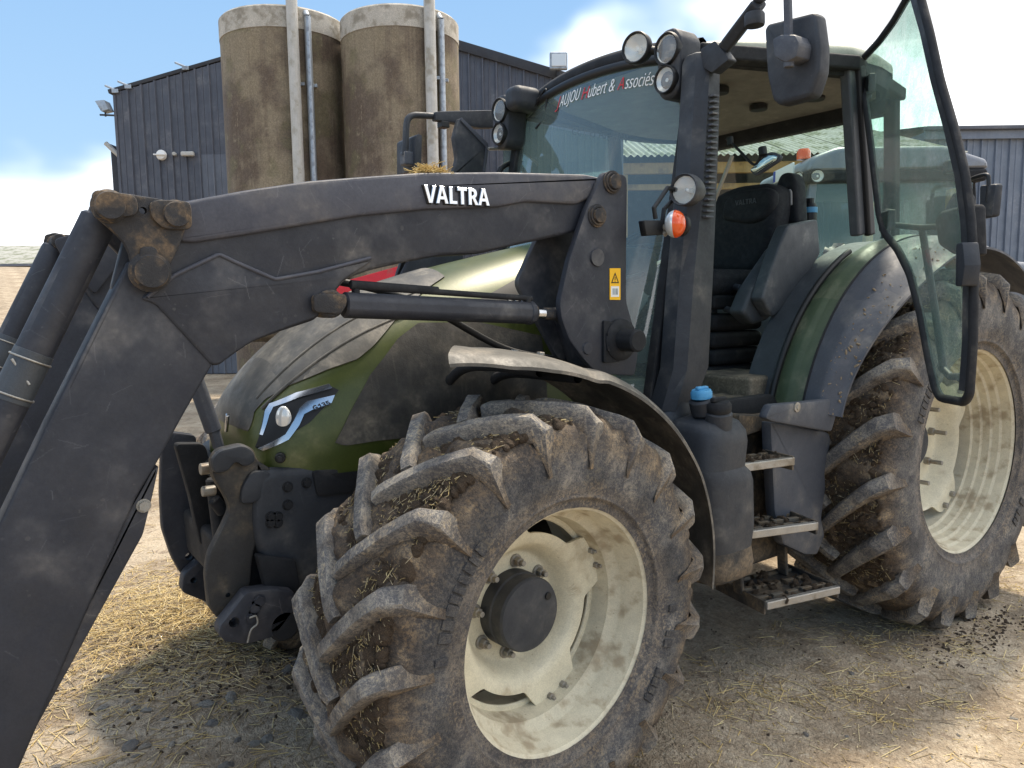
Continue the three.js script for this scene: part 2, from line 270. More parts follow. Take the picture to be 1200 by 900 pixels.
{
  const NX = 460, NZ = 420, p = [], c = [], uv = [], idx = [];
  const warp = (t, c0, a, b) => c0 + a * t + b * Math.sinh(7 * t) / Math.sinh(7);
  for (let j = 0; j <= NZ; j++) for (let i = 0; i <= NX; i++) {
    const x = warp(i / NX * 2 - 1, 0.9, 4.2, 230), z = warp(j / NZ * 2 - 1, -0.3, 4.0, 230); const h = groundH(x, z); p.push(x, h, z); uv.push(x, z);
    const n = fbm3(x * 0.7 + 5, 1.1, z * 0.7, 4), n2 = fbm3(x * 3 + 1, 6.1, z * 3, 3); let v = 0.78 + 0.34 * n + 0.16 * (n2 - 0.5);
    const damp = smooth(0.3, -0.9, x) * smooth(-3, -0.4, z) * smooth(0.35, 0.6, n2);                              // trampled darker mud by the front wheel, in patches
    const dung = smooth(0.5, 0.68, fbm3(x * 5, 3.3, z * 5, 4)) * Math.exp(-Math.pow((x - 2.5) / 0.55, 2) - Math.pow((z - 1.15) / 0.24, 2));
    const dark = 1 - 0.22 * damp - 0.62 * clamp(dung); const grey = smooth(-0.2, -1.4, x) * 0.4;
    c.push(v * dark * (1 - 0.02 * grey), v * dark * (0.99), v * dark * (0.96 + 0.06 * grey));
  }
  for (let j = 0; j < NZ; j++) for (let i = 0; i < NX; i++) { const a = j * (NX + 1) + i; idx.push(a, a + NX + 1, a + 1, a + 1, a + NX + 1, a + NX + 2); }
  const g = new THREE.BufferGeometry(); g.setAttribute('position', new THREE.Float32BufferAttribute(p, 3)); g.setAttribute('color', new THREE.Float32BufferAttribute(c, 3)); g.setAttribute('uv', new THREE.Float32BufferAttribute(uv, 2)); g.setIndex(idx); g.computeVertexNormals();
  var ground = new THREE.Mesh(g, M.soil); ground.name = 'ground'; ground.receiveShadow = true; scene.add(ground); tag(ground, 'trampled beige farmyard soil with trodden straw', 'ground', null, 'structure');
}
// stones trodden into the soil, each a piece of the ground
{
  const r = rng(31); const mats = [0x8f8b83, 0x7d7a75, 0x9a9388, 0x6f6c69].map((h) => std(worn(h, 0x7a6c5a, 0.4, { edge: 0.2, scr: 0 }), 0.25, { rough: ROUGH_B, bump: BUMP_C, bumpScale: 0.003 }));
  const shapes = []; for (let k = 0; k < 6; k++) { const g = new THREE.IcosahedronGeometry(1, 2); const q = g.attributes.position, s = k * 13.7; for (let i = 0; i < q.count; i++) { const x = q.getX(i), y = q.getY(i), z = q.getZ(i), f = 0.55 + 0.8 * noise3(x * 1.7 + s, y * 1.7, z * 1.7 + s); q.setXYZ(i, x * f, y * f * 0.34, z * f * 0.8); } g.computeVertexNormals(); shapes.push(boxUV(clean(g))); }
  for (let k = 0; k < 150; k++) {
    const left = k < 120; const x = left ? -1.35 + 1.6 * r() : 1.0 + 2.4 * r(), z = left ? -1.1 + 2.1 * r() : 1.0 + 1.0 * r();
    if (Math.abs(x) < 0.75 && z > 0.45 && z < 1.15) continue;
    const s = (left ? 0.012 + 0.032 * r() * r() : 0.005 + 0.010 * r()); const m = new THREE.Mesh(shapes[k % 6], mats[(r() * 4) | 0]); m.name = 'stone'; m.position.set(x, groundH(x, z) + s * 0.05, z); m.rotation.set((r() - 0.5) * 0.3, r() * 6.28, (r() - 0.5) * 0.3); m.scale.set(s * (1 + 0.5 * r()), s * (0.8 + 0.5 * r()), s); m.castShadow = m.receiveShadow = true; ground.add(m);
  }
}
// ---------------------------------------------------------------- buildings; each stands on a base turned to face the yard
const YAW = -0.6205, FX = 0.581, FZ = -0.814, CX = -1.349, CZ = 2.661;
function site(name, D) { return grp(name, scene, [CX + FX * D, 0, CZ + FZ * D]); }
function cladTex(h, dirt, amt) { return worn(h, dirt, amt, { edge: 0.25, scr: 0.04, spot: 0.2, streak: 0.35, grain: 0.03 }); }
M.cladBlue = std(cladTex(0x50535c, 0x6e6d70, 0.30), 2.2, { roughness: 0.85, bumpScale: 0.0005 });
M.cladBlue2 = std(cladTex(0x62666f, 0x7b7c80, 0.28), 2.2, { roughness: 0.85, bumpScale: 0.0005 });
M.cladHall = std(cladTex(0x727a86, 0x898c92, 0.28), 2.4, { roughness: 0.8, bumpScale: 0.0005 });
M.cladDark = std(cladTex(0x2c2c30, 0x45433f, 0.3), 2.0, { roughness: 0.9 });
M.tank = std(colorTex((i, o) => { const A = rgb(0x857862), B = rgb(0x54463a), C = rgb(0x6a6546), P = rgb(0xa2967e); const m = smooth(0.35, 0.68, NA[i] * 0.6 + NB[i] * 0.4), st = smooth(0.42, 0.75, NS[i] * 0.6 + NA[i] * 0.4), al = smooth(0.50, 0.72, NB[i] * 0.6 + NA[(i + TS * 190) % (TS * TS)] * 0.4), pl = smooth(0.62, 0.80, NS[i] * 0.45 + NC[i] * 0.35 + NB[i] * 0.2); for (let k = 0; k < 3; k++) { let c = mix(A[k], B[k], m * 0.75); c = mix(c, B[k], st * 0.45); c = mix(c, C[k], al * 0.5); c = mix(c, P[k], pl * 0.5); o[k] = c * (0.88 + 0.24 * NG[i]); } }), 3.2, { rough: ROUGH_B, bumpScale: 0.002 });
M.tankTop = std(worn(0xb8b1a4, 0x7d7566, 0.42, { edge: 0.2, scr: 0, spot: 0.6, grain: 0.2 }), 0.8, { rough: ROUGH_B, bumpScale: 0.003 });
M.pvc = std(worn(0xb9b6ae, 0x8a8271, 0.35, { streak: 0.3 }), 1.0, { roughness: 0.7 });
M.galv = std(worn(0xa9b0b6, 0x7d8084, 0.4), 0.4, { metal: 0.6, roughness: 0.8 });
M.fibre = std(worn(0x9b9a92, 0x5c6148, 0.42, { edge: 0.12, scr: 0, spot: 0.4, streak: 0.3, grain: 0.1 }), 2.4, { rough: ROUGH_B, bumpScale: 0.004 });
M.timber = std(worn(0xb08a52, 0x7a5d3a, 0.35, { streak: 0.5 }), 1.2, { roughness: 0.9 });
M.tan = std(cladTex(0xb39a7c, 0x9b8871, 0.3), 3, { roughness: 0.9 });
// corrugated sheet: one bay [l0, l1] wide from y0 up to top(l), ribs standing out towards +z
function bay(l0, w, y0, top, z = 0, rib = 0.055) {
  const prof = [[0, 0], [w * 0.30, 0], [w * 0.34, rib * 0.3], [w * 0.40, rib * 0.3], [w * 0.44, 0], [w * 0.82, 0], [w * 0.86, rib], [w * 0.95, rib], [w, 0]];
  const p = [], idx = []; prof.forEach(([x, d]) => { const l = l0 + x; p.push(l, y0(l), z + d, l, top(l), z + d); });
  for (let i = 0; i < prof.length - 1; i++) idx.push(2 * i, 2 * i + 2, 2 * i + 3, 2 * i, 2 * i + 3, 2 * i + 1);
  const g = new THREE.BufferGeometry(); g.setAttribute('position', new THREE.Float32BufferAttribute(p, 3)); g.setIndex(idx); return toCreasedNormals(g.toNonIndexed(), 0.2);
}
{ // gable-ended metal shed behind the tanks
  const D = 17.2, s = site('metal_shed', D); s.rotation.y = YAW; tag(s, 'dark blue corrugated metal shed with gable end behind two tanks', 'shed');
  const E = [[-8.562,6.211],[-3.017,7.672],[2.469,5.998]]; const l0 = E[0][0], lp = E[1][0], l1 = E[2][0], ye = E[0][1], yp = E[1][1], y1 = E[2][1];
  const top = (l) => l < lp ? mix(ye, yp, (l - l0) / (lp - l0)) : mix(yp, y1, (l - lp) / (l1 - lp)); const n = Math.round((l1 - l0) / 0.297), w = (l1 - l0) / n;
  const SP = [[-6.835,4.865],[-6.856,4.517]]; const lowY = SP[0][1], lowL = SP[0][0];
  for (let k = 0; k < n; k++) { const l = l0 + k * w; obj('cladding_panel', bay(l, w, () => 0.02, top), M.cladBlue, s); if (l > lowL - 0.1 && l < lowL + 2.4) obj('cladding_panel', bay(l, w, () => 0.02, () => lowY, 0.006), M.cladBlue2, s); }
  obj('side_wall', box(l0 - 0.06, l0 - 0.004, 0, ye - 0.05, -16, 0.03, 0.01), M.cladBlue, s); obj('side_wall', box(l1 + 0.004, l1 + 0.06, 0, y1 - 0.05, -16, 0.03, 0.01), M.cladBlue, s);
  obj('roof', [plate([[l0 - 0.15, ye - 0.02], [lp, yp + 0.03], [lp, yp + 0.10], [l0 - 0.17, ye + 0.06]], -16.2, 0.02, { r: 0.004 }), plate([[l1 + 0.2, y1 - 0.02], [l1 + 0.22, y1 + 0.06], [lp + 0.002, yp + 0.10], [lp + 0.002, yp + 0.03]], -16.2, 0.02, { r: 0.004 })], M.cladDark, s);
  obj('verge_trim', plate([[lp + 0.004, yp - 0.10], [l1 + 0.2, y1 - 0.14], [l1 + 0.2, y1 + 0.07], [lp + 0.004, yp + 0.11]], 0.045, 0.09, { r: 0.01 }), M.cladDark, s);
  const X = [[-8.348,6.352],[-7.078,6.73],[-8.633,6.266]]; for (const [l, y] of X) obj('roof_bracket', [rod([l - 0.16, y + 0.10, -0.02], [l + 0.12, y - 0.03, 0.06], 0.022), box(l + 0.02, l + 0.16, y - 0.08, y, 0.04, 0.08)], M.galv, s);
  const W = [[-7.625,4.857],[-7.117,4.869]]; const v = obj('wall_vent', [latheTo([[0, 0], [0.11, 0], [0.11, 0.05], [0.09, 0.08], [0, 0.10]], [W[0][0], W[0][1], 0.03], [W[0][0], W[0][1], 1]), box(W[0][0] - 0.14, W[0][0] + 0.14, W[0][1] - 0.015, W[0][1] + 0.015, 0.12, 0.16)], M.white, s);
  obj('wall_pipe', [rod([W[1][0] - 0.22, W[1][1], 0.02], [W[1][0] - 0.2, W[1][1], 0.14], 0.04), box(W[1][0] - 0.06, W[1][0] + 0.22, W[1][1] - 0.05, W[1][1] + 0.05, 0.03, 0.14, 0.03)], M.pvc, s);
  const Lp = [[-8.79,5.89],[-8.56,5.724],[-8.914,5.729]]; const lampA = grp('floodlight', s); obj('lamp_head', plate([[Lp[0][0] - 0.14, Lp[0][1] + 0.10], [Lp[0][0] + 0.06, Lp[0][1] + 0.12], [Lp[0][0] + 0.14, Lp[0][1] - 0.08], [Lp[0][0] - 0.02, Lp[0][1] - 0.12]], -0.05, 0.2), M.galv, lampA); obj('bracket', [rod([Lp[1][0], Lp[1][1], 0], [Lp[2][0], Lp[2][1], 0.06], 0.02), rod([Lp[0][0], Lp[0][1] - 0.2, 0.06], [Lp[0][0], Lp[0][1], 0.06], 0.018)], M.cladDark, lampA);
  const F2 = [[1.092,6.644]]; const fl = grp('floodlight', s); obj('lamp_head', box(F2[0][0] - 0.19, F2[0][0] + 0.19, F2[0][1] - 0.19, F2[0][1] + 0.17, 0.30, 0.42, 0.03), M.galv, fl); obj('lens', box(F2[0][0] - 0.15, F2[0][0] + 0.15, F2[0][1] - 0.13, F2[0][1] + 0.12, 0.4, 0.435, 0.01), M.lens, fl); obj('bracket', box(F2[0][0] - 0.03, F2[0][0] + 0.03, F2[0][1] - 0.3, F2[0][1] - 0.1, 0.04, 0.34), M.cladDark, fl);
  const Q = [[-8.916,5.184],[-8.589,5.308],[-8.604,4.023],[-8.925,4.028]]; obj('lean_to', plate([[Q[0][0], Q[0][1]], [Q[1][0], Q[1][1] - 0.3], [Q[1][0] + 0.1, 0], [Q[0][0], 0]], -6, -0.3, { r: 0.01 }), M.cladDark, s); obj('gutter', rod([Q[0][0] - 0.05, Q[0][1], -0.2], [Q[1][0], Q[1][1] - 0.5, -0.2], 0.05), M.pvc, s);
}
// two upright tanks with pipes
for (const [nm, px, lab] of [['a', [...[[-4.651,5.168],[-2.64,5.143]], ...[[-3.305,6.079],[-3.32,5.749]], ...[[-3.231,5.15],[-3.034,5.148]]], 'tall brown stained tank beside the wall vents of the metal shed'], ['b', [...[[-2.627,5.034],[-.772,5.011]], ...[[-1.534,5.946],[-1.543,5.625]], ...[[-1.14,5.015],[-.99,5.013]]], 'tall brown stained tank behind the right side mirror of the tractor']]) {
  const D = nm === 'a' ? 13 : 12.6; const [a, b, t, c, p1, p2] = px; const R = (b[0] - a[0]) / 2 * 0.995, l = (a[0] + b[0]) / 2, H = t[1];
  const s = site('storage_tank', D); s.position.x += 0.814 * l; s.position.z += 0.581 * l; s.rotation.y = YAW; tag(s, lab, 'tank', 'pair of storage tanks');
  obj('shell', shell([[R, 0], [R, c[1] / 2], [R, c[1]]], 72, 3.2), M.tank, s, true);
  obj('collar', lathe([[R, c[1]], [R + 0.008, c[1]], [R + 0.008, H - 0.03], [R - 0.02, H], [R - 0.5, H + 0.05], [0, H + 0.08]], 72), M.tankTop, s);
  const q1 = p1[0] - l, q2 = p2[0] - l; const zz = (q) => Math.sqrt(Math.max(0.02, R * R - q * q));
  obj('fill_pipe', rod([q1, 0.1, zz(q1) + 0.11], [q1, H + 0.25, zz(q1) + 0.11], 0.085, { ch: 0.05 }), M.pvc, s);
  obj('vent_pipe', pipe([[q2, 0.1, zz(q2) + 0.10], [q2, 2, zz(q2) + 0.10], [q2, H - 0.45, zz(q2) + 0.10], [q2, H - 0.2, zz(q2) + 0.09], [q2 - 0.05, H - 0.08, zz(q2) + 0.02], [q2 - 0.2, H - 0.05, zz(q2) - 0.1]], 0.052, 60), M.galv, s);
  for (const y of [1.5, 3.2, 4.9]) obj('pipe_clamp', [box(q1 - 0.12, q1 + 0.12, y, y + 0.05, zz(q1) - 0.02, zz(q1) + 0.02), box(q2 - 0.09, q2 + 0.09, y, y + 0.05, zz(q2) - 0.02, zz(q2) + 0.04)], M.galv, s);
}
{ // open-fronted timber shed with a mossy sheet roof
  const D = 19, s = site('open_shed', D); s.rotation.y = YAW; tag(s, 'open fronted timber shed with mossy sheet roof and dark interior', 'shed');
  const E = [[4.252,4.751],[10.915,4.867]]; const l0 = 2.7, l1 = E[1][0], ye = E[1][1]; const dz = 9, yr = ye + 3.1;
  for (let k = 0; k < 10; k++) { const a = l0 + (l1 - l0) * k / 10, b = l0 + (l1 - l0) * (k + 1) / 10 - 0.01; obj('roof_sheet', gridGeo(40, 1, (u, v) => [mix(a, b, u), mix(ye + 0.08, yr, v) + 0.028 * Math.sin(u * Math.PI * 10) + 0.006 * (k % 2), mix(0.5, -dz, v)]), M.fibre, s); }
  obj('eave_beam', box(l0, l1, ye - 0.28, ye - 0.02, 0.02, 0.16, 0.01), M.timber, s); obj('purlin', box(l0, l1, ye - 0.62, ye - 0.48, -0.3, -0.16, 0.01), M.timber, s);
  for (let k = 0; k < 5; k++) { const l = mix(l0 + 0.1, l1 - 0.1, k / 4); obj('post', box(l - 0.09, l + 0.09, 0, ye - 0.28, -0.05, 0.13, 0.01), M.timber, s); }
  obj('brace', rod([l0 + 3.0, 2.2, 0.05], [l0 + 4.1, ye - 0.3, 0.05], 0.05), M.galv, s);
  obj('back_wall', box(l0, l1, 0, yr - 0.1, -dz, -dz + 0.08), M.cladBlue, s); obj('side_wall', plateX([[0.1, 0], [0.1, ye], [-dz, yr - 0.05], [-dz, 0]], l0 - 0.06, l0, { r: 0.01 }), M.cladBlue, s); obj('side_wall', plateX([[0.1, 0], [0.1, ye], [-dz, yr - 0.05], [-dz, 0]], l1, l1 + 0.06, { r: 0.01 }), M.cladBlue, s);
}
{ // blue-grey hall on the right
  const D = 21, s = site('farm_hall', D); s.rotation.y = YAW; tag(s, 'long blue grey corrugated hall with roof gutter behind the open cab door', 'hall');
  const E = [[11.221,6.026],[13.973,6.013],[13.877,5.703]]; const l0 = E[0][0], ye = E[1][1], w = 0.385, n = 34, g0 = E[2][1];
  for (let k = 0; k < n; k++) obj('cladding_panel', bay(l0 + k * w, w, () => 0.02, () => g0 + 0.02), M.cladHall, s);
  obj('fascia', box(l0 - 0.1, l0 + n * w + 0.1, g0, ye - 0.06, 0.06, 0.14, 0.01), M.cladHall, s); obj('gutter', box(l0 - 0.12, l0 + n * w + 0.12, ye - 0.09, ye + 0.02, 0.06, 0.26, 0.03), M.cladBlue, s);
  obj('side_wall', box(l0 - 0.06, l0 - 0.004, 0, ye - 0.1, -14, 0.04), M.cladHall, s); obj('roof', plateX([[0.1, ye - 0.02], [-14, ye + 2.2], [-14, ye + 2.28], [0.1, ye + 0.04]], l0 - 0.1, l0 + n * w + 0.1, { r: 0.004 }), M.cladDark, s);
}
{ // low tan barn far off, up the slope
  const D = 62, s = site('far_barn', D); s.rotation.y = YAW; tag(s, 'long low tan barn with grey roof far off beyond the loader cylinders', 'barn');
  const E = [[-41.215,3.539],[-41.095,4.901],[-41.018,5.783],[-34.574,4.747],[-34.667,3.52]]; const l0 = E[0][0] - 18, l1 = E[3][0], y0 = E[0][1] - 1.2, ya = E[1][1], yb = E[2][1];
  const n = 40, w = (l1 - l0) / n; for (let k = 0; k < n; k++) obj('cladding_panel', bay(l0 + k * w, w, () => y0, () => ya, 0, 0.08), M.tan, s);
  obj('roof', plateX([[0.8, ya - 0.05], [0.8, ya + 0.1], [-9, yb + 1.4], [-9, yb + 1.2]], l0 - 0.5, l1 + 0.5, { r: 0.01 }), M.fibre, s); obj('gutter', box(l0 - 0.5, l1 + 0.5, ya - 0.12, ya + 0.06, 0.8, 1.0), M.cladBlue2, s); obj('back_wall', box(l0, l1, y0, ya, -9, -8.9), M.tan, s);
}

// ================================================================ THE TRACTOR (front axle over x = 0, front towards -x, its left side towards +z)
const tractor = grp('tractor', scene, [0, 0, 0]);
tag(tractor, 'muddy dark green tractor with black front loader and open cab door', 'tractor');
const T = tractor;

// ---------------------------------------------------------------- wheels
function makeTyre({ R, hw, rim, lugs, lugH, pad, flat, mudAmt, seed, lugW }) {
  const parts = []; const rb = R - lugH;
  const prof = [[-hw * 0.86, rim], [-hw * 0.98, rim + (rb - rim) * 0.28], [-hw * 1.0, rim + (rb - rim) * 0.55], [-hw * 0.94, rim + (rb - rim) * 0.80], [-hw * 0.80, rb - 0.022], [-hw * 0.4, rb - 0.004], [0, rb], [hw * 0.4, rb - 0.004], [hw * 0.80, rb - 0.022], [hw * 0.94, rim + (rb - rim) * 0.80], [hw * 1.0, rim + (rb - rim) * 0.55], [hw * 0.985, rim + (rb - rim) * 0.30], [hw * 0.95, rim + (rb - rim) * 0.14], [hw * 0.95, rim + (rb - rim) * 0.10], [hw * 0.90, rim + (rb - rim) * 0.06], [hw * 0.88, rim - 0.008]];
  const curve = new THREE.CatmullRomCurve3(prof.map(([z, r]) => V(z, r, 0)), false, 'centripetal'); const NV = 60, NU = 420; const pts = curve.getPoints(NV);
  const col = [], c = new THREE.Color();
  const rubber = [0.115, 0.115, 0.120], dust = [0.52, 0.495, 0.45], mudC = [0.17, 0.125, 0.085], mudL = [0.46, 0.36, 0.24], grey = [0.265, 0.268, 0.275];
  const lerp3 = (a, b, t) => [mix(a[0], b[0], t), mix(a[1], b[1], t), mix(a[2], b[2], t)];
  function squash(p) { if (p[1] < -flat) { const d = -flat - p[1]; p[1] = -flat; p[2] += Math.sign(p[2]) * d * 0.35; } return p; }
  const P = [], idx = [];
  for (let j = 0; j <= NV; j++) for (let i = 0; i <= NU; i++) {
    const a = i / NU * Math.PI * 2; let z = pts[j].x, r = pts[j].y; const ca = Math.cos(a), sa = Math.sin(a);
    const n = fbm3(ca * r * 9 + seed, sa * r * 9, z * 9, 4), n2 = fbm3(ca * r * 30 + seed, sa * r * 30, z * 30, 3); const tread = smooth(rb - 0.12, rb - 0.02, r);
    r += tread * (mudAmt * 0.045 * smooth(0.35, 0.75, n) + 0.010 * (n2 - 0.5)) + (1 - tread) * 0.0025 * (n2 - 0.5);
    const side = 1 - tread; let k = lerp3(rubber, grey, smooth(0.25, 0.7, n) * 0.9); k = lerp3(k, dust, 0.75 * smooth(0.5, 0.78, n2 * 0.6 + n * 0.4));
    const bead = smooth(rim + (rb - rim) * 0.34, rim + (rb - rim) * 0.18, r); k = lerp3(k, [0.30, 0.26, 0.22], 0.7 * bead * (0.6 + 0.4 * n2));      // brown dried mud round the bead
    const spl = smooth(rb - 0.16, rb - 0.05, r) * smooth(0.42, 0.60, n * 0.5 + n2 * 0.5); k = lerp3(k, mudL, 0.6 * spl);
    const m = lerp3(mudC, mudL, smooth(0.52, 0.8, n2)); k = lerp3(k, m, tread * smooth(0.25, 0.42, n + mudAmt * 0.2)); col.push(...k); P.push(...squash([r * ca, r * sa, z]));
  }
  for (let j = 0; j < NV; j++) for (let i = 0; i < NU; i++) { const q = j * (NU + 1) + i; idx.push(q, q + 1, q + NU + 2, q, q + NU + 2, q + NU + 1); }
  const g = new THREE.BufferGeometry(); g.setAttribute('position', new THREE.Float32BufferAttribute(P, 3)); g.setAttribute('color', new THREE.Float32BufferAttribute(col, 3)); g.setIndex(idx); g.computeVertexNormals(); parts.push(g.toNonIndexed());
  // lugs: bars running from past the middle out over the shoulder, both sides staggered
  const rr = rng(seed * 7 + 3);
  for (let k = 0; k < lugs * 2; k++) {
    const sd = k % 2 ? 1 : -1, th0 = (k / 2 | 0) / lugs * Math.PI * 2 + (sd > 0 ? 0 : Math.PI / lugs) + pad; const N = 14, rows = []; const wear = 0.9 + 0.2 * rr();
    for (let i = 0; i <= N; i++) {
      const s = i / N; const z = sd * (-0.10 * hw + (1.085 * hw) * s); const th = th0 + (hw * 1.02 * Math.pow(1 - s, 1.15)) / R; const sh = smooth(0.84, 1, s);
      const top = R - 0.012 * s * s - sh * 0.040 - (i === 0 ? 0.008 : 0), base = rb - 0.028 - sh * 0.11, wT = lugW * (0.8 + 0.35 * s) * wear * 0.5, wB = wT * 1.45 + 0.006;
      const tz = sd * 1.10 * hw, ta = -hw * 1.17 * Math.pow(1 - s + 1e-3, 0.15), L = Math.hypot(tz, ta), nz = -ta / L, na = tz / L * 1;                        // across the bar in the (z, arc) sheet
      const row = []; for (const [w, r] of [[-wB, base], [-wT * 1.12, top - 0.010], [-wT * 0.8, top], [wT * 0.8, top], [wT * 1.12, top - 0.010], [wB, base]]) {
        const zz = z + nz * w * 0.9, aa = th + na * w / R; const e = fbm3(Math.cos(aa) * 22 + seed, Math.sin(aa) * 22, zz * 22, 3) - 0.5; const q = r + e * (r === base ? 0.008 : 0.007); row.push([q * Math.cos(aa), q * Math.sin(aa), zz]);
      }
      rows.push(row);
    }
    const p = [], c2 = [], id = []; rows.forEach((row, i) => row.forEach((q, j) => {
      p.push(...squash(q)); const n = fbm3(q[0] * 14 + seed, q[1] * 14, q[2] * 14, 4), n2 = fbm3(q[0] * 45, q[1] * 45, q[2] * 45 + seed, 3); const topv = j === 2 || j === 3 ? 1 : (j === 1 || j === 4 ? 0.75 : 0);
      let k3 = lerp3(mudC, mudL, smooth(0.4, 0.8, n2) * 0.8); const tp = lerp3([0.28, 0.265, 0.25], dust, smooth(0.3, 0.65, n)); k3 = lerp3(k3, lerp3(tp, mudC, smooth(0.60, 0.75, n2) * 0.7), topv); c2.push(...k3);
    }));
    for (let i = 0; i < N; i++) for (let j = 0; j < 5; j++) { const a = i * 6 + j; if (sd > 0) id.push(a, a + 1, a + 7, a, a + 7, a + 6); else id.push(a, a + 7, a + 1, a, a + 6, a + 7); }
    for (const e of [0, N]) for (let j = 1; j < 5; j++) { const a = e * 6; if ((e === 0) === (sd > 0)) id.push(a, a + j + 1, a + j); else id.push(a, a + j, a + j + 1); }
    const lg = new THREE.BufferGeometry(); lg.setAttribute('position', new THREE.Float32BufferAttribute(p, 3)); lg.setAttribute('color', new THREE.Float32BufferAttribute(c2, 3)); lg.setIndex(id); parts.push(toCreasedNormals(lg, 0.75));
  }
  // moulded ridge and blocks on both sidewalls
  const blk = (a, r, z, w, h, t, zr) => { const b = new RoundedBoxGeometry(h, w, t, 1, 0.001); b.rotateZ(a); b.translate(r * Math.cos(a), r * Math.sin(a), z); const n = b.attributes.position.count, c = new Float32Array(n * 3); for (let i = 0; i < n; i++) { c[i * 3] = 0.13; c[i * 3 + 1] = 0.13; c[i * 3 + 2] = 0.135; } b.setAttribute('color', new THREE.BufferAttribute(c, 3)); return clean(b.index ? b.toNonIndexed() : b); };
  const rw = rim + (rb - rim) * 0.36, pz = (r) => { for (let j = NV; j > 0; j--) if (pts[j].y <= r && pts[j - 1].y > r || (pts[j - 1].y >= r && pts[j].y < r)) return pts[j].x; return hw; };
  const br = rng(seed + 5); for (const a0 of [-0.75, 2.35]) { let a = a0; for (let k = 0; k < 11; k++) { const w = 0.016 + 0.014 * br(); if (br() > 0.12) parts.push(blk(a, rw, pz(rw) + 0.002, w, (rb - rim) * 0.16, 0.007)); a += (w + 0.008) / rw; } }
  for (const q of parts) if (!q.attributes.normal) q.computeVertexNormals();
  return mergeGeometries(parts);
}
const wheelTyres = {};
